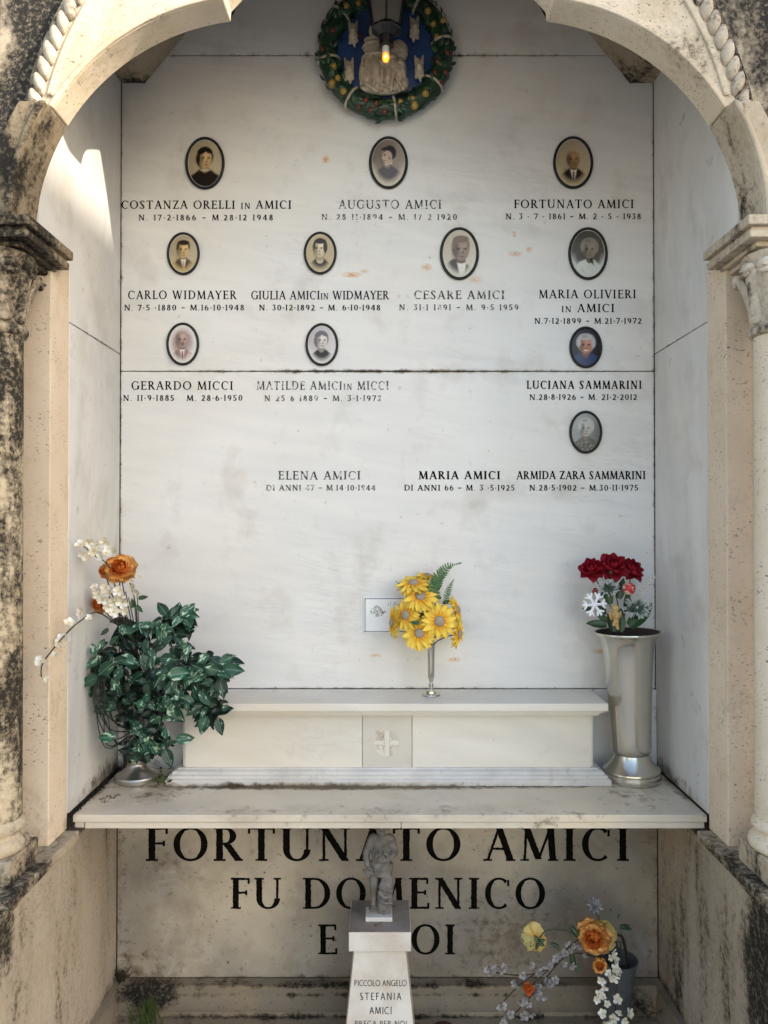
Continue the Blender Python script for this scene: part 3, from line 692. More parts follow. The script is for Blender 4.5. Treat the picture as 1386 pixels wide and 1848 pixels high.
# ------------------------------------------------------------------ letters
class Glyphs:
    """roman capitals drawn as thick and thin strokes, cap height 1"""
    def __init__(s, T=.125, t=.055, serif=True): s.T = T; s.t = t; s.se = serif
    def line(s, x0, y0, x1, y1, w_, sq=False):
        d = Vector((x1-x0, y1-y0)); L = d.length; d /= L; nrm = Vector((-d.y, d.x))*(w_/2)
        if abs(d.y) > .5:  # keep ends horizontal
            h = w_/2/abs(d.y)
            return [[(x0-h, y0), (x0+h, y0), (x1+h, y1), (x1-h, y1)]]
        return [[(x0-nrm.x, y0-nrm.y), (x1-nrm.x, y1-nrm.y), (x1+nrm.x, y1+nrm.y), (x0+nrm.x, y0+nrm.y)]]
    def arc(s, cx, cy, rx, ry, a0, a1, n=18, T=None, t=None):
        T = T or s.T; t = t or s.t
        out = []; pr_ = None
        for i in range(n+1):
            a = R(a0 + (a1-a0)*i/n); c, si = math.cos(a), math.sin(a); w_ = t+(T-t)*abs(c)**1.3
            o = (cx+rx*c, cy+ry*si); i_ = (cx+(rx-w_)*c, cy+(ry-min(w_, T*.8 if abs(c) > .5 else t*1.1))*si)
            if pr_: out.append([pr_[0], o, i_, pr_[1]])
            pr_ = (o, i_)
        return out
    def ser(s, x, y, w_=.30):
        if not s.se: return []
        h = s.t*.85
        y0 = y if y < .5 else y-h
        return [[(x-w_/2, y0), (x+w_/2, y0), (x+w_/2, y0+h), (x-w_/2, y0+h)]]
    def stem(s, x, w_=None, y0=0, y1=1, sw=.30):
        w_ = w_ or s.T
        o = s.line(x, y0, x, y1, w_)
        if y0 == 0: o += s.ser(x, 0, sw)
        if y1 == 1: o += s.ser(x, 1, sw)
        return o
    def vser(s, x, y, h=.2, dx=.0):
        if not s.se: return []
        w_ = s.t*.9
        return [[(x-w_/2, y-h/2), (x+w_/2, y-h/2), (x+w_/2, y+h/2), (x-w_/2, y+h/2)]]
    def hbar(s, x0, x1, y, w_=None):
        w_ = w_ or s.t
        y = min(max(y, w_/2), 1-w_/2)
        return [[(x0, y-w_/2), (x1, y-w_/2), (x1, y+w_/2), (x0, y+w_/2)]]
    def g(s, ch):
        T, t = s.T, s.t
        L, st, H, A = s.line, s.stem, s.hbar, s.arc
        if ch == 'A': return .78, L(.10,0,.39,1,t) + L(.39,1,.68,0,T) + H(.20,.58,.36) + s.ser(.10,0,.22) + s.ser(.68,0,.24)
        if ch == 'C': return .76, A(.42,.5,.40,.51,52,308,24) + s.vser(.69,.83,.20) 
        if ch == 'D': return .84, st(.17) + A(.36,.5,.45,.5,-90,90,18) + H(.17,.37,1) + H(.17,.37,0)
        if ch == 'E': return .62, st(.17) + H(.17,.54,1) + H(.17,.48,.53) + H(.17,.57,0) + s.vser(.54,.90,.19) + s.vser(.57,.10,.2) + s.vser(.48,.53,.16)
        if ch == 'F': return .58, st(.17) + H(.17,.54,1) + H(.17,.47,.52) + s.vser(.54,.90,.19) + s.vser(.47,.52,.16)
        if ch == 'G': return .82, A(.42,.5,.40,.51,50,318,24) + L(.71,.06,.71,.42,T) + s.ser(.71,.42,.26)[:0] + s.vser(.69,.83,.18) + ([[(.58,.40),(.84,.40),(.84,.40+t),(.58,.40+t)]] if s.se else H(.55,.75,.42))
        if ch == 'I': return .36, st(.18)
        if ch == 'L': return .58, st(.17) + H(.17,.54,0) + s.vser(.54,.10,.2)
        if ch == 'M': return .98, L(.14,0,.19,1,t) + L(.19,1,.49,.05,T) + L(.49,.05,.79,1,t) + L(.79,1,.85,0,T) + s.ser(.14,0,.22) + s.ser(.85,0,.26) + s.ser(.15,1,.16) + s.ser(.83,1,.16)
        if ch == 'N': return .86, L(.16,0,.16,1,t) + L(.16,1,.70,0,T) + L(.70,0,.70,1,t) + s.ser(.16,0,.24) + s.ser(.12,1,.18) + s.ser(.70,1,.24)
        if ch == 'O': return .90, A(.45,.5,.43,.51,0,360,34)
        if ch == 'P': return .64, st(.17) + A(.30,.73,.29,.27,-90,90,14) + H(.17,.31,1) + H(.17,.31,.49)
        if ch == 'R': return .74, st(.17) + A(.30,.74,.29,.26,-90,90,14) + H(.17,.31,1) + H(.17,.31,.51) + L(.35,.50,.66,0,T) + s.ser(.68,0,.16)
        if ch == 'S': return .58, A(.29,.74,.23,.27,40,190,14) + A(.28,.26,.25,.27,-140,10,14) + L(.09,.70,.30,.55,T*.9)[:0] + [[(.06,.70),(.06+T,.72),(.50,.38),(.53-T*1.2,.24)]] + s.vser(.47,.86,.2) + s.vser(.07,.14,.2)
        if ch == 'T': return .74, st(.37) + H(.06,.68,1) + s.vser(.06,.90,.18) + s.vser(.68,.90,.18)
        if ch == 'U': return .82, L(.15,.3,.15,1,T) + L(.67,.3,.67,1,t) + A(.41,.34,.26+T/2,.35,180,360,16,T,t) [0:] + s.ser(.15,1,.28) + s.ser(.67,1,.22)
        if ch == 'V': return .74, L(.09,1,.38,0,T) + L(.38,0,.66,1,t) + s.ser(.09,1,.24) + s.ser(.66,1,.2)
        if ch == 'W': return 1.08, L(.09,1,.34,0,T) + L(.34,0,.55,1,t) + L(.55,1,.78,0,T) + L(.78,0,1.0,1,t) + s.ser(.09,1,.22) + s.ser(1.0,1,.18) + s.ser(.55,1,.18)
        if ch == 'Y': return .70, L(.08,1,.35,.46,T) + L(.35,.46,.62,1,t) + L(.35,0,.35,.48,T) + s.ser(.35,0,.3) + s.ser(.08,1,.22) + s.ser(.62,1,.2)
        if ch == 'Z': return .68, H(.08,.62,1) + H(.05,.62,0) + L(.13,0,.56,1,T) + s.vser(.08,.90,.18) + s.vser(.62,.10,.18)
        if ch == '1': return .34, st(.17, s.T*.9, sw=.24)
        if ch == '0': return .62, A(.31,.5,.27,.5,0,360,26)
        if ch == '2': return .58, A(.28,.72,.22,.28,-20,170,14) + L(.10,.03,.46,.62,t*1.5) + H(.06,.54,0,T*.8)
        if ch == '3': return .56, H(.08,.48,1,T*.7) + L(.26,.56,.46,.97,t) + A(.25,.30,.25,.30,-150,90,16)
        if ch == '4': return .64, L(.42,0,.42,1,T) + L(.06,.32,.42,1,t) + H(.05,.60,.29)
        if ch == '5': return .56, L(.14,.55,.17,1,t*1.3) + H(.15,.50,1,T*.75) + A(.25,.31,.26,.31,-150,130,18)
        if ch == '6': return .60, A(.30,.32,.26,.32,0,360,22) + A(.44,.36,.40,.66,110,180,10,T,t*1.5)
        if ch == '7': return .56, H(.06,.52,1,T*.8) + L(.20,0,.49,.95,T*.8) + s.vser(.06,.90,.18)
        if ch == '8': return .58, A(.29,.74,.21,.26,0,360,20) + A(.29,.27,.25,.28,0,360,22)
        if ch == '9': return .60, A(.30,.68,.26,.32,0,360,22) + A(.16,.64,.40,.66,-70,0,10,T,t*1.5)
        if ch == '.': return .22, [[(.05,0),(.16,0),(.16,.13),(.05,.13)]]
        if ch == '*': return .26, [[(.04,.36),(.20,.36),(.20,.54),(.04,.54)]]
        if ch == '-': return .56, H(.06,.48,.45,t*1.5)
        return .34, []
def layout(gl, text, x0, x1, h, small=()):
    """returns list of (char, polys scaled, x) fitted between x0 and x1 by tracking"""
    items = []; tot = 0; nch = 0
    i = 0; k = 1.
    for c in text:
        if c == '<': k = .72; continue
        if c == '>': k = 1.; continue
        w_, ps = gl.g(c); items.append((c, ps, w_*k*h, k)); tot += w_*k*h
    xs = (x1-x0); gaps = len(items)-1
    fx = 1.
    tr = (xs-tot)/gaps
    if tr < -.02*h: fx = xs/(tot - .0*h); tr = 0.
    if tr > .13*h: fx = min(1.25, (xs-.13*h*gaps)/tot); tr = (xs-tot*fx)/gaps
    out = []; x = x0
    for c, ps, w_, k in items:
        if ps: out.append((c, [[(x + p[0]*h*k*fx, p[1]*h*k) for p in q] for q in ps]))
        x += w_*fx + tr
    return out
def text_mesh(lines, gl, d, lift=.0006, jit=0.):
    """lines: (text, px0, px1, py_top, py_base)"""
    mb = MB(); q_i = 0
    for (tx, a, b, yt, yb2) in lines:
        p0 = P(a, yb2, d); p1 = P(b, yb2, d); h = P(a, yt, d).z - p0.z
        for c, ps in layout(gl, tx, p0.x, p1.x, h):
            jx_, jz = rnd.uniform(-jit, jit)*h, rnd.uniform(-jit, jit)*h
            for q in ps:
                q_i += 1; y = d-CAMD-lift-.000004*(q_i % 60)
                mb.add([(u+jx_, y, p0.z+v_+jz) for u, v_ in q], [tuple(range(len(q)))])
    return mb
GS = Glyphs(.155, .085); GD = Glyphs(.17, .11)
U, L_ = slabs[1], slabs[2]
inscr = [
 (U, 'ink', 'COSTANZA ORELLI <IN> AMICI', 219,526,362,377, 'N. 17*2*1866 - M.28*12 1948', 250,493,387.5,398),
 (U, 'ink_faded', 'AUGUSTO AMICI', 611,797,361,377, 'N. 28 11*1894 - M. 17 2 1920', 580,825,386.5,397),
 (U, 'ink', 'FORTUNATO AMICI', 927,1144,360.5,376, 'N. 3 * 7 * 1861 - M. 2 * 5 * 1938', 912,1157,385.5,396),
 (U, 'ink', 'CARLO WIDMAYER', 231,427,524.5,540, 'N. 7*5 *1880 - M.16*10*1948', 224,441,550,560.5),
 (U, 'ink', 'GIULIA AMICI<IN> WIDMAYER', 453,702,525,540.5, 'N. 30*12*1892 - M. 6*10*1948', 467,687,550,560.5),
 (U, 'ink_faded', 'CESARE AMICI', 747,911,524.5,540, 'N. 31*1 1891 - M. 9*5 1959', 720,936,549.5,560),
 (U, 'ink', 'MARIA OLIVIERI', 972,1148,523,538.5, 'N.7*12*1899 - M.21*7*1972', 964,1158,574,584.5),
 (L_, 'ink', 'GERARDO MICCI', 237,421,688,703.5, 'N. 11*9*1885   M. 28*6*1950', 222,438,713,723.5),
 (L_, 'ink_faded', 'MATILDE AMICI<IN> MICCI', 463,702,688,703.5, 'N 25 8 1889 - M. 3*1*1972', 477,689,713.5,724),
 (L_, 'ink', 'LUCIANA SAMMARINI', 950,1158,687,702, 'N.28*8*1926 - M. 21*2*2012', 955,1150,711.5,722),
 (L_, 'ink_faded', 'ELENA AMICI', 502,651,850,865.5, 'DI ANNI 47 - M.14*10*1944', 480,678,875,885.5),
 (L_, 'ink', 'MARIA AMICI', 755,903,850,865, 'DI ANNI 66 - M. 3 *5*1925', 729,929,875,885.5),
 (L_, 'ink', 'ARMIDA ZARA SAMMARINI', 932,1165,850,865, 'N.28*5*1902 - M.30*11*1975', 955,1152,875,885.5)]
for (par, mt, n1, a, b, c, d_, n2, a2, b2, c2, d2) in inscr:
    bold = n1 in ('LUCIANA SAMMARINI', 'MARIA AMICI', 'ARMIDA ZARA SAMMARINI')
    g1 = Glyphs(.19,.10) if bold else GS
    k1 = text_mesh([(n1, a, b, c, d_)], g1, 1.96, jit=.012); k2 = text_mesh([(n2, a2, b2, c2, d2)], GD, 1.96, jit=.015)
    k1.add(k2.v, k2.f)
    if n1 == 'MARIA OLIVIERI':
        k3 = text_mesh([('<IN> AMICI', 1013, 1109, 548.5, 563.5)], GS, 1.96); k1.add(k3.v, k3.f)
    build(k1, 'inscription', M[mt], par, label=('half-faded ' if mt == 'ink_faded' else 'black ') + 'inscription reading ' + n1.replace('<','').replace('>',''))
# big letters below the shelf, each one an object; strokes raised slightly like the painted cuts
GB = Glyphs(.168, .068)
def big_line(tx, a, b, yt, yb2, d=1.96, gl=GB, skip=()):
    p0 = P(a, yb2, d); p1 = P(b, yb2, d); h = P(a, yt, d).z - p0.z
    for idx, (c, ps) in enumerate(layout(gl, tx, p0.x, p1.x, h)):
        if idx in skip: continue
        mb = MB()
        for k, q in enumerate(ps):
            y = -.0008-.000006*k
            # ragged edge: subdivide sides with little offsets
            rag = []
            for i in range(len(q)):
                p, r_ = Vector(q[i]), Vector(q[(i+1) % len(q)]); L = (r_-p).length; m_ = max(1, int(L/.004)); nn = Vector((-(r_-p).y, (r_-p).x)).normalized() if L > 1e-9 else Vector((0,0))
                for j in range(m_):
                    e = p + (r_-p)*j/m_ + (nn*rnd.uniform(-.0007,.0007) if L > .022 else Vector((0,0))); rag.append(e)
            mb.add([(e.x, y, p0.z+e.y) for e in rag], [tuple(range(len(rag)))])
        build(mb, 'letter', M['ink_old'], low, label='black serif letter ' + c)
big_line('FORTUNATO AMICI', 262, 1137, 1493, 1553.5)
big_line('FU DOMENICO', 415, 985, 1584, 1640)
big_line('E SUOI', 573, 823, 1668, 1722)

# ------------------------------------------------------------------ oval portraits
def paint(sp, nu=50, nv=66):
    u = np.linspace(-1, 1, nu)[None, :].repeat(nv, 0); v_ = np.linspace(-1, 1, nv)[:, None].repeat(nu, 1)
    img = np.zeros((nv, nu, 3)); c1, c2 = np.array(srgb(sp['bg'])), np.array(srgb(sp['bg2']))
    f = np.clip((u*.6 - v_*.4 + .7)/1.4, 0, 1)[..., None]; img[:] = c1*(1-f) + c2*f
    def put(mask, col, a=1.):
        col = np.array(srgb(col)); m_ = np.clip(mask, 0, 1)[..., None]*a; img[:] = img*(1-m_) + col*m_
    def E(cx, cy, rx, ry, col, a=1., s_=.16, rot=0, half=None):
        x, y = u-cx, (v_-cy)*1.33; c, si = math.cos(rot), math.sin(rot)
        x, y = (x*c+y*si)/rx, (-x*si+y*c)/(ry*1.33)
        r_ = np.sqrt(x*x+y*y); m_ = np.clip((1+s_*.5-r_)/s_, 0, 1); put(m_, col, a)
    def Tri(pts, col, a=1., s_=.05):
        m_ = np.ones_like(u); n_ = len(pts)
        ar_ = sum(pts[i][0]*pts[(i+1) % n_][1]-pts[(i+1) % n_][0]*pts[i][1] for i in range(n_)); sg = 1 if ar_ > 0 else -1
        for i in range(n_):
            (x0, y0), (x1, y1) = pts[i], pts[(i+1) % n_]; L = math.hypot(x1-x0, y1-y0)
            d = sg*((x1-x0)*(v_-y0)-(y1-y0)*(u-x0))/L; m_ = np.minimum(m_, np.clip(d/s_+.5, 0, 1))
        put(m_, col, a)
    fx, fy = sp.get('at', (0, .22)); fw = sp.get('fw', .27)*1.55; fh = sp.get('fh', .31)*1.38; sk = sp['skin']; hr = sp['hair']; cl = sp['cloth']; dk = tuple(x*.42 for x in sk); lt = tuple(min(255, x*1.12+8) for x in sk)
    tn = sp.get('turn', 0)
    if sp.get('halo'): E(fx, fy-.05, .75, .62, sp['halo'], .7, .7)
    st = sp.get('style', 'man')
    # hair behind
    if st == 'bun': E(fx, fy+.10, fw*1.22, fh*1.10, hr); E(fx-.12*(1 if tn >= 0 else -1), fy-.02, fw*1.1, fh*.9, hr)
    if st == 'white': E(fx, fy+.10, fw*1.26, fh*1.12, hr, 1, .3)
    if st == 'man': E(fx-.02, fy+.08, fw*1.08, fh*1.08, hr)
    if st == 'bob': E(fx+.03, fy+.10, fw*1.28, fh*1.12, hr)
    # body
    sy = sp.get('sy', -.72)+.03; sw_ = sp.get('sw', .66)*1.42
    E(fx*.6+sp.get('bx', 0), sy-.10, sw_, .44, cl, 1, .14); 
    E(fx*.6+sp.get('bx', 0), sy+.10, sw_*.62, .36, cl, 1, .2); E(fx*.6+sp.get('bx', 0), sy-.3, sw_*.95, .4, cl, 1, .14)
    # neck
    nk = tuple(x*.72 for x in sk); E(fx-.01, fy-fh*1.0, fw*.55, .22, nk, 1, .2)
    cst = sp.get('coat')
    if cst == 'suit':
        Tri([(fx-.20, fy-fh*1.12), (fx+.20, fy-fh*1.12), (fx+.03, -.93)], sp.get('shirt', (225, 218, 205)))
        E(fx, fy-fh*1.02, fw*.5, .10, nk, .9, .3)
        Tri([(fx-.05, fy-fh*1.45), (fx+.05, fy-fh*1.45), (fx+.075, -.86), (fx-.03, -.86)], sp.get('tie', (50, 42, 40)))
        E(fx-.34, sy-.0, .1, .4, tuple(x*.7 for x in cl), .5, .8, .3); E(fx+.4, sy-.02, .09, .36, tuple(min(255,x*1.5+12) for x in cl), .4, .8, -.3)
    if cst == 'dress': E(fx, fy-fh*1.22, fw*.75, .055, sp.get('lace', (200, 190, 170)), .9, .4)
    if cst == 'scoop':
        E(fx+.02, fy-fh*1.35, .26, .20, tuple(x*.95 for x in sk), 1, .2); E(fx+.0, fy-fh*1.0, fw*.6, .22, nk, .7, .4)
    if cst == 'shirt':
        Tri([(fx-.26, fy-fh*1.12), (fx+.34, fy-fh*1.0), (fx+.2, -.9), (fx-.1, -.9)], (222, 220, 214)); E(fx, fy-fh*1.05, fw*.6, .10, nk, 1, .3); E(fx+.05, -.62, .02, .02, (60, 50, 50))
    if cst == 'white': E(-.35, -.62, .36, .3, (210, 212, 208), 1, .3); E(.2, -.74, .5, .28, (205, 208, 204), 1, .3); Tri([(fx-.05, -.12), (fx+.18, -.2), (fx+.28, -.52), (fx+.1, -.40)], (40, 38, 36)); E(-.3, -.78, .04, .16, (90, 90, 88), .6, .8, .4)
    if cst == 'print':
        for k in range(60): E(rnd.uniform(-.6, .6), rnd.uniform(-1, -.45), .035, .03, (70, 68, 66) if k % 2 else (190, 188, 182), .6, .5)
    if cst == 'uniform':
        Tri([(fx-.2, fy-fh*1.0), (fx+.26, fy-fh*.75), (fx+.28, fy-fh*.98), (fx-.16, fy-fh*1.2)], (215, 205, 195)); E(fx-.1, fy-fh*1.28, .03, .022, (230, 225, 215)); E(fx+.02, fy-fh*1.24, .03, .022, (230, 225, 215))
    # face
    E(fx, fy, fw, fh, sk, 1, .12)
    E(fx, fy-fh*.45, fw*.78, fh*.55, sk, 1, .15)
    E(fx-fw*.98, fy-.02, .045, .06, nk, .9, .4); 
    sd2 = -1 if sp.get('light', 1) > 0 else 1
    E(fx+sd2*fw*.72, fy-.02, fw*.42, fh*.85, dk, .55, 1.0)
    E(fx-sd2*fw*.30, fy+fh*.30, fw*.5, fh*.4, lt, .55, 1.0)
    ex = fx + tn*.05
    ey = fy+.03
    for q in (-1, 1):
        E(ex+q*fw*.42, ey+.045, fw*.25, .018, tuple(x*.5 for x in hr) if sum(hr) < 360 else dk, .7, .6)
        E(ex+q*fw*.42, ey-.005, fw*.24, .035, dk, .6, .8); E(ex+q*fw*.42, ey-.008, fw*.12, .020, (25, 18, 16), .95, .5)
    E(ex+fw*.10, fy-.09, fw*.11, .085, dk, .45, .8); E(ex+.01, fy-.145, fw*.22, .022, dk, .65, .7); E(ex-.03, fy-.07, fw*.08, .09, lt, .5, .8)
    E(ex+.01, fy-fh*.66, fw*.36, .017, tuple(x*.35 for x in sk) if not sp.get('lip') else sp['lip'], .8, .6)
    E(ex+.01, fy-fh*.83, fw*.3, .02, dk, .35, .9)
    if sp.get('moust'): E(ex+.01, fy-fh*.52, fw*.34, .026, sp['moust'], .85, .6)
    if sp.get('specs'):
        for q in (-1, 1): E(ex+q*fw*.45, ey-.005, fw*.36, .062, (120, 60, 50), .4, .3)
    if sp.get('smile'): E(ex+.01, fy-fh*.63, fw*.38, .03, (235, 225, 215), .9, .5)
    # hair in front
    if st == 'man': E(fx, fy+fh*.98, fw*.98, fh*.34, hr, 1, .25); E(fx-fw*.92, fy+fh*.5, fw*.2, fh*.42, hr, 1, .4); E(fx+fw*.92, fy+fh*.5, fw*.16, fh*.38, hr, .8, .4)
    if st == 'bun': E(fx-fw*.5, fy+fh*.86, fw*.75, fh*.33, hr, 1, .25, .5); E(fx+fw*.5, fy+fh*.9, fw*.62, fh*.28, hr, 1, .25, -.5); E(fx-fw*.98, fy+fh*.1, fw*.22, fh*.7, hr, 1, .4)
    if st == 'bob': E(fx+fw*.1, fy+fh*.95, fw*1.0, fh*.33, hr, 1, .25); E(fx+fw*.98, fy+fh*.25, fw*.34, fh*.75, hr, 1, .3); E(fx-fw*.95, fy+fh*.35, fw*.16, fh*.5, hr, 1, .3)
    if st == 'white': E(fx, fy+fh*1.05, fw*1.12, fh*.42, hr, 1, .35); E(fx-fw*1.12, fy+fh*.4, fw*.36, fh*.6, hr, .95, .5); E(fx+fw*1.15, fy+fh*.35, fw*.36, fh*.65, hr, .95, .5); E(fx-.1, fy+fh*1.1, fw*.5, fh*.2, tuple(x*.7 for x in hr), .5, .8)
    if st == 'bald': E(fx-fw*.95, fy+fh*.15, fw*.16, fh*.4, hr, .9, .5); E(fx, fy+fh*.5, fw*.5, fh*.35, lt, .5, 1.)
    if st == 'profile':
        E(fx+.14, fy+.14, fw*.95, fh*.95, hr, 1, .18); E(fx-.02, fy+fh*.88, fw*.9, fh*.26, hr, 1, .2); E(fx-.02, fy-.04, fw*.75, fh*.8, sk, 1, .15); E(fx-fw*.82, fy-.07, .05, .045, sk, 1, .4); E(fx+.12, fy-.1, .06, .07, nk, 1, .5); E(fx-fw*.45, ey-.0, .06, .022, (30, 20, 20), .9, .5); E(fx-fw*.45, ey+.05, .09, .014, (40, 30, 30), .8, .5); E(fx-fw*.5, fy-fh*.6, .07, .014, (90, 60, 55), .8, .5)
    if sp.get('fade'):
        r_ = np.sqrt(u*u+(v_)**2); m_ = np.clip((r_-.66)/.28, 0, 1)
        if sp['fade'] == 'low': m_ = m_*np.clip((-v_+.1)/.5, 0, 1)
        put(m_, sp.get('fadecol', (205, 198, 182)))
    grain = np.random.RandomState(int(abs(fx*1000)+fw*977)).normal(1, .05, (nv, nu, 1)); img *= np.clip(grain, .8, 1.2); img = np.clip(img*1.06, 0, 1)**1.22
    return u, v_, np.clip(img, 0, 1)
sep = dict(bg=(172,160,138), bg2=(192,181,160))
ports = [
 (370,295,36,48, dict(sep, skin=(196,168,134), hair=(34,24,20), cloth=(44,30,28), style='bun', coat='dress', turn=1, at=(.02,.18), fw=.26, fh=.29, sw=.72), 'sepia portrait of a dark-haired woman in black dress, left of the top row'),
 (701,294,35.5,48, dict(bg=(128,116,108), bg2=(172,160,148), skin=(196,174,156), hair=(44,34,36), cloth=(104,92,92), style='profile', coat='uniform', at=(-.05,.28), fw=.26, fh=.25, fade='low', sw=.72, sy=-.62), 'grey portrait of a young soldier in profile, middle of the top row'),
 (1034,294,36.5,48, dict(sep, skin=(160,132,98), hair=(110,90,70), cloth=(52,34,34), style='bald', coat='suit', at=(.02,.12), fw=.24, fh=.26, light=1, fade='low', fadecol=(196,182,150)), 'dark sepia portrait of a bald man in dark suit, rightmost of the top row'),
 (331,458,30,39, dict(sep, skin=(200,176,136), hair=(60,44,30), cloth=(104,84,62), style='man', coat='suit', tie=(170,150,120), at=(.02,.18), fw=.29, fh=.30, fade='low', fadecol=(196,176,134)), 'sepia portrait of a stout man with open collar, above the Carlo inscription'),
 (578,457,30,39, dict(bg=(196,182,152), bg2=(186,170,140), skin=(208,194,166), hair=(66,54,48), cloth=(70,58,52), style='bob', coat='scoop', turn=-1, at=(-.04,.22), fw=.27, fh=.32, fade='low', fadecol=(196,182,150), sw=.58), 'sepia portrait of a woman with cropped dark hair and bare neck, beside orange rust marks'),
 (829,458,35.5,48, dict(bg=(196,188,172), bg2=(206,200,188), skin=(158,140,128), hair=(138,122,108), cloth=(92,78,76), style='man', coat='shirt', turn=1, at=(.10,.16), fw=.32, fh=.34, fade='low', fadecol=(208,206,198), bx=-.25), 'grey portrait of an elderly man in open white shirt, third oval of the second row'),
 (1061,458,36,48, dict(bg=(92,88,82), bg2=(104,98,92), skin=(150,140,128), hair=(150,146,138), cloth=(205,208,204), style='white', coat='white', at=(.08,.15), fw=.24, fh=.26, fade='low', fadecol=(206,210,208)), 'grey portrait of a white-haired woman in white robe, rightmost of the second row'),
 (330,621,30,39, dict(bg=(206,196,194), bg2=(206,200,198), halo=(150,118,118), skin=(172,150,142), hair=(140,118,112), cloth=(158,134,132), style='bald', coat='suit', tie=(96,44,46), shirt=(222,216,214), at=(-.02,.22), fw=.27, fh=.31, fade=1, fadecol=(214,210,208), moust=(80,55,52)), 'reddish portrait of a bald man with moustache and striped tie, above the Gerardo inscription'),
 (581,622,30,39, dict(bg=(188,184,188), bg2=(206,202,202), skin=(202,196,192), hair=(122,116,118), cloth=(28,26,34), style='bun', coat='none', turn=1, at=(-.02,.20), fw=.27, fh=.30, fade='low', fadecol=(205,206,205), sw=.66), 'grey portrait of an old woman in high black dress, above the Matilde inscription'),
 (1057,627,30,38, dict(bg=(44,44,58), bg2=(30,36,56), skin=(188,136,116), hair=(190,184,184), cloth=(44,72,118), style='white', coat='none', at=(.0,.10), fw=.30, fh=.32, specs=1, smile=1, lip=(150,60,60), sw=.8), 'colour portrait of a smiling white-haired woman in blue jacket, right of the wall joint'),
 (1057,780,30,39, dict(bg=(168,170,170), bg2=(120,122,122), skin=(176,172,168), hair=(186,184,180), cloth=(110,108,104), style='white', coat='print', at=(.0,.18), fw=.25, fh=.29, sw=.7), 'black and white portrait of an elderly woman in patterned blouse, lowest of all the ovals'),
]
for pi_, (px, py, hw, hh, sp, lab) in enumerate(ports):
    c = P(px, py, 1.957); a = hw*1.957/F; b = hh*1.957/F
    t = thing('portrait_medallion', (c.x, 0, c.z-b), lab, 'portrait', 'oval portraits on the back wall')
    ringp = MB(); N = 56; K = 8; rt = .0037 if hw > 33 else .0033
    for k in range(N):
        g_ = 2*math.pi*k/N
        for j in range(K):
            h_ = 2*math.pi*j/K; rr = -rt*1.0 + rt*math.cos(h_)*1.0
            ringp.v.append(Vector((c.x + (a+rr)*math.cos(g_), -.0045 + .0042*math.sin(h_), c.z + (b+rr)*math.sin(g_)))); ringp.c.append((1,1,1))
    ringp.f = [(k*K+j, k*K+(j+1) % K, ((k+1) % N)*K+(j+1) % K, ((k+1) % N)*K+j) for k in range(N) for j in range(K)]
    if pi_ == 9: rim_w = .0
    build(ringp, 'frame', M['black_frame'], t, smooth=80)
    ai, bi = a-rt*1.7, b-rt*1.7
    rimw = .0015 if pi_ not in (9, 10) else .0003
    rm = MB(); pv = []
    for k in range(N):
        g_ = 2*math.pi*k/N; pv += [(c.x+ai*math.cos(g_), -.0040, c.z+bi*math.sin(g_)), (c.x+(ai-rimw)*math.cos(g_), -.0046, c.z+(bi-rimw)*math.sin(g_)), (c.x+(ai-rimw-.002)*math.cos(g_), -.0030, c.z+(bi-rimw-.002)*math.sin(g_))]
    rm.add(pv, [(k*3+j, ((k+1) % N)*3+j, ((k+1) % N)*3+j+1, k*3+j+1) for k in range(N) for j in (0, 1)])
    build(rm, 'porcelain_rim', M['porcelain'], t)
    u, v_, img = paint(sp); nv, nu = u.shape
    au, bu = ai-rimw-.0006, bi-rimw-.0006
    pm = MB(); idx = -np.ones((nv, nu), int)
    # map square grid onto the disc so that the border stays smooth
    for i in range(nv):
        for j in range(nu):
            x, y = u[i, j], v_[i, j]; X = x*math.sqrt(max(0, 1-y*y/2)); Y = y*math.sqrt(max(0, 1-x*x/2))
            # sample painting at (X,Y)
            fi = (Y+1)/2*(nv-1); fj = (X+1)/2*(nu-1); i0, j0 = int(fi), int(fj); i1, j1 = min(i0+1, nv-1), min(j0+1, nu-1); di, dj = fi-i0, fj-j0
            col = (img[i0, j0]*(1-dj)+img[i0, j1]*dj)*(1-di) + (img[i1, j0]*(1-dj)+img[i1, j1]*dj)*di
            pm.v.append(Vector((c.x+X*au, -.0040-.0022*(1-X*X)*(1-Y*Y), c.z+Y*bu))); pm.c.append(tuple(col))
    pm.f = [(i*nu+j, i*nu+j+1, (i+1)*nu+j+1, (i+1)*nu+j) for i in range(nv-1) for j in range(nu-1)]
    build(pm, 'photograph', M['photo'], t, cols=True, smooth=180)

# ------------------------------------------------------------------ roundel
DR = 1.945; rc = P(696, 99, DR); rR = 124*DR/F
ro = thing('glazed_roundel', (rc.x, 0, rc.z-rR), 'glazed ceramic roundel, fruit garland round a cream relief on blue', 'roundel')
yy = -.004
build(MB().lathe([(.0001,.030),(.115,.028),(.130,.022),(.132,.0)], (rc.x, -.001, rc.z), 64, Matrix.Rotation(R(90), 3, 'X')), 'blue_ground', M['glaze_blue'], ro, smooth=40)
gar = MB(); N = 96; K = 12
for k in range(N):
    g_ = 2*math.pi*k/N
    for j in range(K):
        h_ = 2*math.pi*j/K; rr = rR-.028 + .024*math.cos(h_); gar.v.append(Vector((rc.x+rr*math.cos(g_), -.026+.024*math.sin(h_)*1.0, rc.z+rr*math.sin(g_)))); gar.c.append((1,1,1))
gar.f = [(k*K+j, k*K+(j+1) % K, ((k+1) % N)*K+(j+1) % K, ((k+1) % N)*K+j) for k in range(N) for j in range(K)]
gb = build(gar, 'garland', M['glaze_green'], ro, smooth=80)
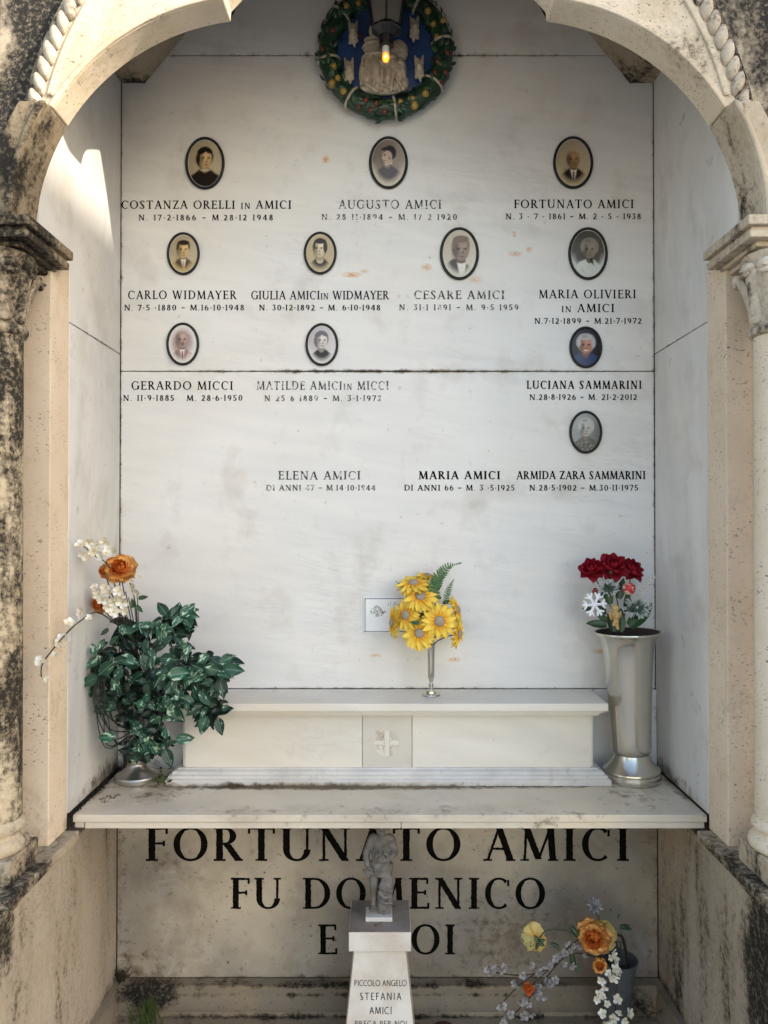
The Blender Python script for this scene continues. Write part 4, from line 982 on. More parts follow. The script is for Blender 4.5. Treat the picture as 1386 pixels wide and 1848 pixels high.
lf = MB(); lf.add([(0,0,0),(.004,.006,.0015),(.0042,.013,.002),(0,.023,0),(-.0042,.013,.002),(-.004,.006,.0015),(0,.010,.0045)], [(0,1,6),(1,2,6),(2,3,6),(3,4,6),(4,5,6),(5,0,6)])
tmp = build(lf, 'garland_leaf', M['glaze_green'], smooth=180); lm1 = tmp.data; bpy.data.objects.remove(tmp)
lm2 = lm1.copy(); lm2.materials.clear(); lm2.materials.append(M['glaze_green2'])
for k in range(290):
    g_ = rnd.uniform(0, 2*math.pi); h_ = rnd.uniform(-R(10), R(190)); rr = rR-.028 + .025*math.cos(h_)
    p = Vector((rc.x+rr*math.cos(g_), -.026-.025*math.sin(h_), rc.z+rr*math.sin(g_)))
    nrm = Vector((math.cos(g_)*math.cos(h_), -math.sin(h_)-.15, math.sin(g_)*math.cos(h_)))
    up = Vector((-math.sin(g_), 0, math.cos(g_)))*(1 if math.cos(g_) < 0 else -1)*-1
    rot = frame(nrm, up) @ Matrix.Rotation(rnd.uniform(-.9, .9), 3, 'Z') @ Matrix.Rotation(rnd.uniform(-.12, .22), 3, 'X')
    inst(lm1 if rnd.random() < .6 else lm2, 'garland_leaf', ro, p, rot, rnd.uniform(.9, 1.35))
fr = MB(); fr.ell((0,0,0), (.0085,.0085,.009), n=14, m=10)
def mesh_of(mb, name, mat, sm=180):
    o = build(mb, name, mat, smooth=sm); me = o.data; bpy.data.objects.remove(o); return me
fy = mesh_of(fr, 'fruit', M['glaze_yellow']); frd = fy.copy(); frd.materials.clear(); frd.materials.append(M['glaze_red'])
fruit_px = [(625,14,1),(647,6,.8),(651,57,0),(601,56,0),(583,90,0),(602,122,1),(610,143,.9),(594,155,1.2),(620,166,1),(660,183,0),(679,189,0),(640,208,.9*0),(664,219,0),(694,206,0),(723,186,.8),(745,180,.8),(753,201,1.2),(768,170,1),(790,113,0),(807,97,0),(785,133,0),(788,67,.9),(782,44,.9),(800,38,1),(772,22,1),(815,136,0),(806,157,0)]
for (px, py, k) in fruit_px:
    p = P(px, py, DR-.03); q = p - rc; q.y = 0; 
    rr = min(q.length, rR-.012); q = q.normalized()*rr; p.x = rc.x+q.x; p.z = rc.z+q.z; hh_ = max(-1, min(1, (rr-(rR-.028))/.026)); p.y = -.026-.024*math.sqrt(max(0, 1-hh_*hh_))
    inst(fy if k > 0 else frd, 'fruit', ro, p, None, (k if k > 0 else .82))
rb_px = [(590,117,152),(635,182,236),(712,201,-88),(786,160,-42),(802,82,2),(611,30,152),(758,12,70)]
for (px, py, _) in rb_px:
    p = P(px, py, DR); g_ = math.atan2(p.z-rc.z, p.x-rc.x); mb = MB(); pts = []
    for j in range(11):
        h_ = R(-20)+R(220)*j/10; rr = rR-.028+.0275*math.cos(h_); pts.append((rr*math.cos(g_)+rc.x, -.026-.0275*math.sin(h_), rr*math.sin(g_)+rc.z))
    mb.tube(pts, .0036, 6); build(mb, 'ribbon', M['glaze_cream'], ro, smooth=80)
# plain seated robed figure relief, generic
D2 = DR-.03
def pp(x, y, dd=0): # crop coordinates of the roundel
    return P(550+x/4.62, y/4.62, D2-dd)
fg = MB(); s1 = D2/F
def El(x, y, rx, ry, rot=0, dep=.010, dd=.0): fg.ell(pp(x, y, dd), (rx/4.62*s1, dep, ry/4.62*s1), Matrix.Rotation(R(rot), 3, 'Y'), 16, 10)
El(655,720,200,75,0,.012); El(650,600,185,150,0,.013); El(520,590,70,140,10,.018); El(600,600,48,130,-8,.024,.004); El(790,600,60,130,0,.018); El(700,640,40,140,6,.022,.002); El(570,400,85,90,0,.014); El(780,430,85,100,0,.014); El(600,290,60,60,0,.018); El(520,680,60,70,30,.02); El(650,540,120,40,0,.02,.004); El(740,560,45,60,0,.024,.004); El(720,500,60,40,20,.022,.004)
El(560,470,90,22,-10,.02,.003); El(565,345,75,16,8,.018,.002); El(830,700,40,60,0,.018)
for (xa_, ya_, xb_, yb_3, ra_) in [(480,480,470,700,14),(520,500,500,690,18),(560,470,600,620,16),(600,620,560,740,15),(650,540,640,745,17),(700,480,690,720,13),(745,600,720,750,16),(690,560,800,600,15),(800,480,830,640,16),(760,640,820,740,16),(510,700,600,760,18),(640,700,760,745,13),(495,560,560,640,12),(590,520,690,500,13)]:
    fg.cap(pp(xa_, ya_, .017), pp(xb_, yb_3, .013), ra_*.6/4.62*s1, ra_/4.62*s1)
El(575,262,42,50,0,.022,.006); El(590,225,48,28,-15,.020,.004); El(600,330,60,22,12,.026,.006); El(560,385,90,18,-14,.024,.006); El(800,560,42,20,25,.026,.006); El(640,480,110,16,10,.024,.006)
remeshed(fg, 'seated_figure', M['glaze_cream'], ro, .0012, 1, label='cream relief of a seated robed figure, upper part hidden by the lamp')
for (x, y, rot, flip) in [(405,270,8,1), (370,580,-20,1), (915,230,-25,-1), (955,560,10,1)]:
    fg = MB(); El(x,y,33,34,0,.014,.003); El(x+2,y+8,6,7,0,.018,.004); El(x-12,y-2,7,5,0,.015,.003); El(x+14,y-2,7,5,0,.015,.003)
    k4 = s1/4.62
    for (dx, dy, r0, r1, ox, oy) in [(-36,-92,26,8,-14,-10),(30,-94,26,8,14,-10),(-6,-72,18,8,-6,-16),(10*flip,118,44,7,0,34),(-26*flip,84,34,16,-6*flip,40),(26*flip,70,30,18,6*flip,36)]:
        fg.cap(pp(x+ox, y+oy, .001), pp(x+dx, y+dy, .0015), r0*k4, r1*k4)
    for q in range(5): fg.ell(pp(x-20+q*10, y-24+abs(q-2)*4, .006), (8*k4,.006,8*k4))
    remeshed(fg, 'winged_head', M['glaze_cream'], ro, .0012, 1)
El = None

# ------------------------------------------------------------------ lamp
DL = 1.80
lp = P(697, 60, DL)
la = thing('hanging_lantern', (lp.x, lp.y, P(697, 112, DL).z), 'black iron lantern hanging from the vault with one lit orange bulb', 'lamp')
k_ = DL/F
def LZp(py): return P(697, py, DL).z
x0 = lp.x; y0 = lp.y
m = MB().tube([(x0+.003,y0,1.57),(x0+.003,y0,LZp(30))], .0058, 10); build(m, 'rod', M['iron'], la, smooth=60)
top = LZp(-60); 
m = MB().lathe([(.010,LZp(28)),(.034,LZp(52)),(.036,LZp(55)),(.030,LZp(57)),(.018,LZp(66)),(.0175,LZp(84)),(.008,LZp(85))], (x0,y0,0), 8); build(m, 'base_plate', M['iron'], la)
for q in range(6):
    a_ = R(60*q+30)
    b_ = Vector((x0+.036*math.cos(a_), y0+.036*math.sin(a_), LZp(50))); tp = Vector((x0+.062*math.cos(a_), y0+.062*math.sin(a_), top))
    build(MB().tube([b_, tp], .0024, 6), 'bar', M['iron'], la)
    a2 = R(60*q+90); b2 = Vector((x0+.036*math.cos(a2), y0+.036*math.sin(a2), LZp(50))); t2 = Vector((x0+.062*math.cos(a2), y0+.062*math.sin(a2), top))
gl_m = NT('dusty_lamp_glass'); 
gm = gl_m.done((.16,.15,.14), .45); gl_m.b.inputs['Alpha'].default_value = .88; M['lglass'] = gm
for q in range(6):
    a_, a2 = R(60*q+30), R(60*q+90); r0, r1 = .0335, .0595
    build(MB().add([(x0+r0*math.cos(a_), y0+r0*math.sin(a_), LZp(49)), (x0+r0*math.cos(a2), y0+r0*math.sin(a2), LZp(49)), (x0+r1*math.cos(a2), y0+r1*math.sin(a2), top), (x0+r1*math.cos(a_), y0+r1*math.sin(a_), top)], [(0,1,2,3)]), 'pane', M['lglass'], la)
build(MB().lathe([(.064,top),(.068,top+.006),(.045,top+.03),(.012,top+.055),(.006,top+.06)], (x0,y0,0), 6), 'lantern_cap', M['iron'], la)
build(MB().lathe([(.006,LZp(83)),(.0085,LZp(85)),(.0088,LZp(96)),(.007,LZp(97.5)),(.0001,LZp(97.6))][::-1], (x0-.001,y0,0), 20), 'socket', M['porcelain'], la, smooth=50)
bn = NT('lit_orange_bulb'); bn.b.inputs['Emission Color'].default_value = (1,.20,.02,1)
tc = bn.n('ShaderNodeTexCoord'); sx = bn.n('ShaderNodeVectorMath', operation='LENGTH'); bn.l(bn.mp(tc.outputs['Object'], (1,1,.6)), sx.inputs[0])
lw = bn.n('ShaderNodeLayerWeight'); lw.inputs[0].default_value = .35
bn.l(bn.ramp(lw.outputs['Facing'], .0, .7, 1.6, .28), bn.b.inputs['Emission Strength']); M['bulb'] = bn.done((.55,.10,.02), .15)
fil = NT('glowing_filament'); fil.b.inputs['Emission Color'].default_value = (1,.42,.08,1); fil.b.inputs['Emission Strength'].default_value = 9; M['fil'] = fil.done((1,.5,.1), .5)
blb = build(MB().lathe([(.0065,LZp(97.2)),(.0085,LZp(101)),(.0088,LZp(105)),(.0066,LZp(110)),(.003,LZp(112.2)),(.0001,LZp(112.8))], (x0-.001,y0,0), 24), 'bulb', M['bulb'], la, smooth=60, origin=(x0,y0,LZp(105)))
build(MB().ell((x0-.001,y0-.0075,LZp(105)), (.003,.0016,.0042)), 'glow', M['fil'], la, smooth=60)

# ------------------------------------------------------------------ ceramic plaque
pa_ = P(656, 1077, 1.955); pb_ = P(788, 1143, 1.955)
pq = thing('ceramic_plaque', ((pa_.x+pb_.x)/2, -.004, pb_.z), 'small white ceramic plaque with dark leafy border behind the sunflowers', 'plaque')
build(MB().box((pa_.x, -.005, pa_.z), (pb_.x, -.0005, pb_.z)), 'tile', M['tile_white'], pq, bevel=.001)
tk = MB()
blue = (.02,.025,.10)
def tick(x, z, a_, L, w_=.0016):
    c, s_ = math.cos(a_), math.sin(a_); nx, nz = -s_*w_, c*w_
    tk.add([(x-c*L, -.0053, z-s_*L), (x+nx, -.0054, z+nz), (x+c*L, -.0053, z+s_*L), (x-nx, -.0054, z-nz)], [(0,1,2,3)], blue)
W_, H_ = pb_.x-pa_.x, pa_.z-pb_.z
for e in range(2):
    for i in range(int(W_/.0052)):
        x = pa_.x+.005+i*.0052; tick(x, (pa_.z-.0045) if e else (pb_.z+.0045), rnd.uniform(.2,1.3), .0030)
    for i in range(int(H_/.0052)-1):
        z = pb_.z+.006+i*.0052; tick((pa_.x+.004) if e else (pb_.x-.004), z, rnd.uniform(.4,2.6), .0030)
def disc(px, py, r_, col, y=-.0052, sx_=1):
    p = P(px, py, 1.955); tk.add([(p.x+r_*sx_*math.cos(2*math.pi*k/9), y-rnd.uniform(0,.0002), p.z+r_*math.sin(2*math.pi*k/9)) for k in range(9)], [tuple(range(9))], col)
for q in range(46):
    a_ = rnd.uniform(0, 6.28); rr = 10*math.sqrt(rnd.random()); g_ = rnd.choice([(.55,.55,.52),(.40,.41,.38),(.66,.66,.64),(.28,.29,.27)])
    disc(679+rr*math.cos(a_), 1103+rr*math.sin(a_)*.95, .0022, g_)
for q in range(10): disc(690+rnd.uniform(-4,6), 1104+rnd.uniform(-4,7), .0018, (.14,.10,.08))
build(tk, 'printed_border', M['print'], pq, cols=True)
sc_ = MB()
def pen(pts, w_=.00035):
    pts = [P(x, y, 1.955) for x, y in pts]
    for a_, b_ in zip(pts[:-1], pts[1:]):
        d = (b_-a_); nn = Vector((-d.z, 0, d.x)).normalized()*w_
        sc_.add([(p.x, -.0055-rnd.uniform(0,.0001), p.z) for p in (a_-nn, a_+nn, b_+nn, b_-nn)], [(0,1,2,3)])
pen([(700,1094),(702,1087)]); pen([(704,1094),(706,1086)])
pen([(710,1094),(712,1087),(715,1087.5),(715,1090.5),(711.5,1091)]); pen([(718,1090),(716.5,1093.5),(719,1094),(721,1090.5),(718.5,1090)]); pen([(723,1094),(724,1090.5),(726,1090.5)])
pen([(728,1094),(729,1090.5),(731,1090.5)]); pen([(735,1090.5),(732.5,1092),(734,1094),(736.5,1091),(735,1090.5)])
build(sc_, 'lettering', M['ink'], pq)

# ------------------------------------------------------------------ vases
def Mtilt(ax, ay): return (Matrix.Rotation(ax, 3, 'X') @ Matrix.Rotation(ay, 3, 'Y'))
dv = 1.865
vb = Vector((P(1141, 1400, dv).x, dv-CAMD, SHZ))
tv = thing('tall_vase', vb, 'tall tarnished metal vase with flared rim standing in the right corner of the shelf', 'vase')
Mv = Mtilt(0, R(-1.7))
prof = [(.060,0),(.0655,.002),(.067,.008),(.066,.015),(.063,.018),(.063,.021),(.0665,.024),(.066,.027),(.058,.034),(.048,.045),(.0415,.056),(.0395,.063)]
build(MB().lathe(prof, vb, 64, Mv), 'foot', M['pewter'], tv, smooth=35)
prof = [(.0395,.0632),(.0445,.070),(.0462,.078),(.0465,.10),(.0485,.15),(.0515,.20),(.0545,.25),(.0575,.295),(.0605,.322),(.066,.338),(.0745,.347),(.0785,.350),(.0795,.3525),(.0785,.3545),(.074,.3535)]
build(MB().lathe(prof, vb, 72, Mv, True, False), 'body', M['pewter'], tv, smooth=50)
build(MB().lathe([(.074,.3534),(.065,.342),(.058,.32),(.052,.25),(.0001,.249)], vb, 48, Mv, False), 'lining', M['vase_in'], tv, smooth=60)
dl = 1.862
vl = Vector((P(247, 1400, dl).x, dl-CAMD, SHZ))
tl = thing('short_vase', vl, 'brushed aluminium vase foot under the ivy in the left corner of the shelf', 'vase')
build(MB().lathe([(.049,0),(.0515,.002),(.052,.011),(.050,.0145),(.046,.016),(.036,.022),(.027,.030),(.0215,.038),(.021,.040)], vl, 64), 'foot', M['alu'], tl, smooth=32)
build(MB().lathe([(.0213,.0402),(.0218,.042),(.0218,.058),(.020,.060),(.026,.075),(.030,.11),(.035,.17),(.042,.22),(.048,.235),(.046,.235),(.034,.17),(.0001,.16)], vl, 56), 'body', M['alu'], tl, smooth=40)
ds = 1.885
zl = zt
vs2 = Vector((P(778, 1200, ds).x, ds-CAMD, zl))
ts = thing('bud_vase', vs2, 'slender silver bud vase standing on the chest lid', 'vase')
build(MB().lathe([(.022,0),(.0235,.0015),(.022,.004),(.013,.0065),(.0125,.010),(.007,.013),(.0035,.017)], vs2, 8), 'foot', M['silver'], ts)
build(MB().lathe([(.0035,.0172),(.0045,.021),(.0075,.025),(.0045,.029),(.0035,.031),(.005,.036),(.0078,.046),(.0085,.060),(.0085,.085),(.0095,.115),(.011,.125)], vs2, 24, None, True, False), 'body', M['silver'], ts, smooth=50)

# ------------------------------------------------------------------ flowers
def petal(L, W, cup=.25, curl=.2, tip=1.0, nu=5, nv=7, wave=0.):
    mb = MB()
    for i in range(nv):
        t = i/(nv-1)
        wd = W*.5*(math.sin(math.pi*min(1, (.12+.88*t)**.85))**(.75*tip) if t < 1 else 0)
        wd = max(wd, W*.03)
        if tip < .8:
            wd = W*.5*(math.sqrt(max(0, 1-((t-.56)/.44)**2)) if t > .56 else .16+.84*math.sin(t/.56*math.pi/2)); wd = max(wd, W*.04)
        for k in range(nu):
            v_ = (k/(nu-1)-.5)*2
            z = cup*W*v_*v_ + curl*L*t*t + wave*W*math.sin(v_*5+t*3)*t
            mb.v.append(Vector((v_*wd, t*L, z))); mb.c.append((1,1,1))
    mb.f = [(i*nu+k, i*nu+k+1, (i+1)*nu+k+1, (i+1)*nu+k) for i in range(nv-1) for k in range(nu-1)]
    return mb
petal_sun = mesh_of(petal(.024,.0104,.20,-.05,1.0), 'petal', M['sun_petal'])
disc_me = mesh_of(MB().ell((0,0,.0008), (.0085,.0085,.0048), n=18, m=8), 'flower_centre', M['disc'])
def sunflower(px, py, r_, d, n_, lab, spin=0., droop=.12):
    c = P(px, py, d); rt = frame(n_, (0, 0, 1)); k = r_*d/F/.0305
    t = thing('sunflower', c, lab, 'flower', 'artificial sunflowers in the bud vase')
    inst(disc_me, 'flower_centre', t, c, rt, k)
    for row, (cnt, tl_, rr, off) in enumerate([(13, -droop, .0062, 0), (13, -droop-.16, .0058, .5)]):
        for i in range(cnt):
            a_ = 2*math.pi*(i+off)/cnt + spin + rnd.uniform(-.06, .06)
            rot = rt @ Matrix.Rotation(a_, 3, 'Z') @ Matrix.Rotation(tl_+rnd.uniform(-.12,.14), 3, 'X')
            pos = c + (rt @ Matrix.Rotation(a_, 3, 'Z')) @ Vector((0, rr*k, -.0012*row-.0004))
            inst(petal_sun, 'petal', t, pos, rot, (k, k*rnd.uniform(.93,1.06), k))
    st_ = MB(); base = vs2+Vector((0,0,.118)); e = c - rt @ Vector((0,0,.004))
    mid = (base+e)/2 - (rt @ Vector((0,0,.02))); mid.z = max(mid.z, base.z+.005)
    pts = [base*(1-q)**2 + mid*2*q*(1-q) + e*q*q for q in [i/7 for i in range(8)]]
    st_.tube(pts, .0014, 5); build(st_, 'stem', M['stem_green'], t)
    return t
sunflower(746,1052,34,1.875,(-.12,-.42,1.0),'top left sunflower seen edge-on, facing up',.2)
sunflower(759,1076,34,1.855,(-.05,-1,.85),'upper sunflower facing up and outward just above the middle bloom',.5)
sunflower(793,1121,35,1.835,(.05,-1,.12),'biggest sunflower facing straight out, in the middle of the bunch',0.1)
sunflower(757,1143,33,1.84,(-.12,-1,.42),'lowest sunflower beside the vase mouth',.3)
sunflower(732,1110,31,1.855,(-.75,-1,.15),'sunflower turned left in front of the plaque',.0)
sunflower(708,1124,29,1.88,(-1,-.30,-.02),'sunflower seen side-on at the far left of the bunch',.4)
sunflower(826,1100,27,1.875,(1,-.35,.35),'upper right sunflower turned away to the right',.1)
sunflower(829,1144,28,1.86,(1,-.45,-.15),'lower right sunflower turned to the right',.2)
sunflower(771,1038,22,1.905,(.1,-.2,1.0),'small sunflower peeping out behind the fern at the top',.6)
# fern
def fern(pts_px, maxw, lab, n=22, side=(1,0,0)):
    pts = [P(*q) for q in pts_px]; t = thing('fern_frond', pts[0], lab, 'leaf', 'fern fronds in the sunflower bunch')
    def at(q):
        f = q*(len(pts)-1); i = min(int(f), len(pts)-2); return pts[i].lerp(pts[i+1], f-i)
    build(MB().tube([at(i/10) for i in range(11)], .0008, 5), 'midrib', M['stem_green'], t)
    pl = mesh_of(petal(.02,.0075,.25,.05,1.0,3,6), 'leaflet', M['fern'])
    for i in range(n):
        q = .08+.9*i/n; p = at(q); tg = (at(min(1,q+.03))-at(max(0,q-.03))).normalized()
        wd = maxw*math.sin(math.pi*min(1,(q*.85+.2)))**.8
        if q > .85: wd *= .75
        for s in (-1, 1):
            dirv = (tg*.55 + tg.cross(Vector((0,-1,0))).normalized()*s).normalized()
            rot = frame(Vector((0,-1,.25)), dirv) @ Matrix.Rotation(rnd.uniform(-.2,.2), 3, 'Y')
            inst(pl, 'leaflet', t, p, rot, max(.2, wd/.02))
    tp = pts[-1]; tg = (pts[-1]-pts[-2]).normalized(); inst(pl, 'leaflet', t, at(.97), frame((0,-1,.25), tg), maxw/.02*.55)
fern([(786,1095,1.87),(783,1065,1.86),(790,1042,1.86),(808,1022,1.87),(829,1017,1.88)], .019, 'tall green fern frond curving right above the sunflowers', 20)
fern([(803,1092,1.87),(806,1075,1.87),(812,1058,1.88),(818,1047,1.89)], .010, 'small dark fern sprig right of the tall frond', 12)
fern([(768,1090,1.88),(752,1075,1.88),(735,1062,1.88),(715,1050,1.88)], .010, 'fern sprig poking out at the left under the top sunflower', 12)
dkf = thing('sunflower_foliage', vs2+Vector((0,0,.12)), 'dark green leaves filling the middle of the sunflower bunch', 'foliage')
lfm = mesh_of(petal(.03,.014,.2,-.1,1.,5,6), 'leaf', M['green_leaf'])
for i in range(26):
    c = P(772+rnd.uniform(-30,35), 1108+rnd.uniform(-28,30), 1.885+rnd.uniform(-.01,.01)); dirv = Vector((rnd.uniform(-1,1), -.2, rnd.uniform(-1,.8)))
    inst(lfm, 'leaf', dkf, c, frame((rnd.uniform(-.4,.4),-1,rnd.uniform(-.2,.6)), dirv), rnd.uniform(.5,.9))
inst(lfm, 'leaf', dkf, P(757,1125,1.83), frame((0,-1,.4), (-1,0,.15)), .75)

# rose / ranunculus
def rosette(name, px, py, r_, d, n_, lab, cat, group, mat, pointed=False, rows=None, core=True, spin=0):
    c = P(px, py, d); rt = frame(n_, (0, 0, 1)); k = r_*d/F/.036
    t = thing(name, c, lab, cat, group)
    rows = rows or [(3,.006,1.45,.45),(5,.008,1.25,.6),(6,.010,1.0,.75),(7,.012,.72,.9),(8,.013,.40,1.05),(8,.013,.12,1.12)]
    tip = .95 if pointed else .6
    key = (mat, pointed)
    if key not in rosette.cache:
        rosette.cache[key] = [mesh_of(petal(.028,.026,.28,.25,tip,7,8,.05), 'petal', M[mat]), mesh_of(petal(.028,.028,.15,-.15 if pointed else .05,tip,7,8,.10), 'petal', M[mat])]
    pa2, pb2 = rosette.cache[key]
    for ri, (cnt, rr, tilt, sc) in enumerate(rows):
        for i in range(cnt):
            a_ = 2*math.pi*(i/cnt) + ri*.83 + spin + rnd.uniform(-.15,.15)
            rz = rt @ Matrix.Rotation(a_, 3, 'Z')
            rot = rz @ Matrix.Rotation(tilt + rnd.uniform(-.10,.10), 3, 'X') @ Matrix.Rotation(rnd.uniform(-.12,.12), 3, 'Y')
            z0 = -.004*ri/5
            if mat == 'orange_petal' and ri < 4:
                if 'oi' not in rosette.cache: rosette.cache['oi'] = mesh_of(petal(.028,.026,.28,.25,tip,7,8,.05), 'petal', M['orange_inner'])
                me_ = rosette.cache['oi']
            else: me_ = pa2 if ri < 4 else pb2
            inst(me_, 'petal', t, c + rz @ Vector((0, rr*k*.35, z0*k-.006*k)), rot, sc*k*rnd.uniform(.92,1.05))
    return t
rosette.cache = {}
G1 = 'orange flowers in the left arrangement'; G2 = 'orange and yellow flowers in the grey grave vase'; G3 = 'red roses in the tall vase'
def stemtube(t, pts, r_=.0013, mat='stem', name='stem'):
    P0 = [Vector(p) for p in pts]; out = []
    for i in range(len(P0)-1):
        a, b = P0[i], P0[i+1]; p_, n_ = P0[max(0,i-1)], P0[min(len(P0)-1,i+2)]
        for q in range(5):
            u = q/5; out.append(.5*((2*a)+(b-p_)*u+(2*p_-5*a+4*b-n_)*u*u+(3*a-p_-3*b+n_)*u**3))
    out.append(P0[-1]); build(MB().tube(out, r_, 6), name, M[mat], t, smooth=80)
vtop = vl+Vector((0,0,.2))
t = rosette('orange_flower', 217,1026,31,1.735,(.10,-1,.55),'large open orange ranunculus at the top of the left bouquet','flower',G1,'orange_petal'); stemtube(t, [P(217,1030,1.75),P(226,1080,1.77),P(238,1130,1.80),vtop])
t = rosette('orange_flower', 188,1031,15,1.75,(-.8,-1,.0),'small darker orange flower tucked left behind the large orange bloom','flower',G1,'orange_petal'); stemtube(t, [P(190,1035,1.76),P(205,1080,1.77),P(232,1130,1.80),vtop])
t = rosette('orange_flower', 178,1090,19,1.765,(-.6,-1,-.1),'orange flower half hidden behind the lower white blossom cluster','flower',G1,'orange_petal'); stemtube(t, [P(180,1094,1.77),P(205,1120,1.78),P(225,1150,1.8),vtop])
for (px, py, r_, n_, lab) in [(1068,1027,22,(-.5,-1,1.0),'left one of the three dark red roses'), (1106,1021,27,(-.05,-1,.9),'middle and largest dark red rose'), (1141,1027,21,(.5,-1,.8),'right one of the three dark red roses')]:
    t = rosette('red_rose', px,py,r_+5,1.845+(.01 if r_ < 25 else -.01),n_,lab,'rose',G3,'red_petal',True,rows=[(3,.006,1.4,.5),(5,.008,1.15,.68),(6,.010,.85,.85),(7,.012,.5,1.02),(7,.013,.22,1.12)])
    stemtube(t, [P(px,py+4,1.85), P((px+1120)/2,1080,1.86), P(1125,1135,1.865)], .0014, 'stem_green')
# blossoms
def blossom_mesh(name, mpet, r_=.012, n=5, pet=None, cen=True):
    mb = MB(); pm_ = pet or petal(r_*.95, r_*.80, .16, .10, .62, 5, 7)
    for i in range(n):
        Mz = Matrix.Rotation(2*math.pi*i/n+.06*(i%2), 3, 'Z') @ Matrix.Rotation(.12+.16*(i%3), 3, 'X') @ Matrix.Rotation(.18*(-1)**i, 3, 'Y')
        mb.add([Mz @ (p + Vector((0,r_*.12,0))) for p in pm_.v], pm_.f)
    return mb
def two_mat(mb, mp, extra, me_name, m2):
    o = build(mb, me_name, M[mp], smooth=180); me = o.data; bpy.data.objects.remove(o)
    me.materials.append(M[m2]); b = bmesh.new(); b.from_mesh(me)
    nf = len(b.faces); tmp = MB(); extra(tmp)
    vs_ = [b.verts.new(p) for p in tmp.v]
    for f in tmp.f:
        try: nfc = b.faces.new([vs_[i] for i in f]); nfc.material_index = 1; nfc.smooth = True
        except Exception: pass
    b.to_mesh(me); b.free(); return me
bl_w = two_mat(blossom_mesh('b','white_petal'), 'white_petal', lambda m_: m_.ell((0,0,.0012),(.0018,.0018,.0015),n=6,m=4), 'blossom', 'yellow_c')
bl_l = two_mat(blossom_mesh('b','lilac_petal'), 'lilac_petal', lambda m_: m_.ell((0,0,.0012),(.0016,.0016,.0014),n=6,m=4), 'blossom', 'stem')
bud = mesh_of(MB().ell((0,.006,0),(.005,.0075,.005),n=8,m=6), 'bud', M['white_petal'])
def branch(pts, blos, lab, group, mesh=None, sc=1., jitter=4, rb=.0014, extra=0, cat='blossom branch', base=None):
    pts3 = [P(*q) for q in pts]
    t = thing('blossom_branch', base or pts3[0], lab, cat, group)
    stemtube(t, pts3, rb, 'stem', 'twig')
    def near_d(px, py):
        best = min(pts, key=lambda q: (q[0]-px)**2+(q[1]-py)**2); return best[2]
    for (px, py, *rest) in blos:
        r_ = rest[0] if rest else 1.; d = near_d(px, py)-.012
        for e in range(1+extra):
            jx_ = rnd.uniform(-jitter, jitter) if e else 0; jy_ = rnd.uniform(-jitter, jitter) if e else 0
            c = P(px+jx_, py+jy_, d+rnd.uniform(-.004,.004)+e*.006)
            nn = Vector((rnd.uniform(-.8,.8), -1, rnd.uniform(-.5,.8)))
            inst(mesh or bl_w, 'blossom', t, c, frame(nn, (rnd.uniform(-1,1),0,rnd.uniform(-1,1))), sc*r_*rnd.uniform(.9,1.1))
    return t
def c1(x, y): return 40+x/3.3, 950+y/3.3
GW = 'white blossom branches in the left arrangement'
A1 = [(350,110),(400,95),(385,190),(450,110),(490,95),(500,160),(555,150),(420,150),(360,165,.8),(470,180,.8)]
branch([(215,1110,1.79),(208,1060,1.75),(195,1020,1.73),(172,1003,1.70),(150,985,1.67)], [(*c1(a[0],a[1]), *(a[2:] or ())) for a in A1], 'white blossom branch ending in a cluster at the top left', GW, sc=1.05, extra=0, base=vtop)
A2 = [(435,365,.8),(500,370),(575,385),(480,440,1.15),(545,450),(600,450),(545,510),(520,400),(590,420,.8),(455,400,.9),(610,500,.8),(515,480)]
branch([(228,1150,1.79),(210,1120,1.765),(200,1090,1.745),(196,1064,1.735)], [(*c1(a[0],a[1]), *(a[2:] or ())) for a in A2], 'dense white blossom cluster below the large orange flower', GW, sc=1.15, base=vtop)
A3 = [(650,320,.8),(665,365),(690,405),(675,385,.7),(700,300,.5)]
branch([(248,1140,1.81),(246,1100,1.80),(240,1070,1.80),(232,1045,1.80)], [(*c1(a[0],a[1]), *(a[2:] or ())) for a in A3], 'short blossom twig right of the large orange flower', GW, sc=.95, base=vtop)
A4 = [(355,515,1.1),(280,575,1.),(400,545,.7),(325,590,.5),(240,675,1.15),(215,700,.6),(200,762,.6),(115,800,1.),(150,912,.6),(90,800,.5)]
branch([(215,1130,1.78),(176,1105,1.73),(146,1120,1.66),(121,1142,1.585),(96,1171,1.52),(76,1200,1.475),(75,1222,1.465)], [(*c1(a[0],a[1]), *(a[2:] or ())) for a in A4], 'long blossom branch arching down over the left jamb', GW, sc=.95, base=vtop)
st_t = thing('bare_stems', vtop, 'bundle of bare dark stems between the ivy and the white blossoms', 'stems')
for q in range(9):
    a = 196+q*6+rnd.uniform(-4,4); stemtube(st_t, [P(a+rnd.uniform(-6,6),1075+rnd.uniform(-10,25),1.775+.003*q), P(218+q*4,1130,1.79), P(232+q*2,1180,1.80), vtop], .0011)
for (a, b, dx, dy) in [(196,1150,-1,-.9),(250,1095,1,.2),(246,1108,.6,-.6),(240,1112,-.2,1)]:
    inst(lfm, 'leaf', st_t, P(a,b-15,1.775), frame((0,-1,.3),(dx,0,dy)), .75)

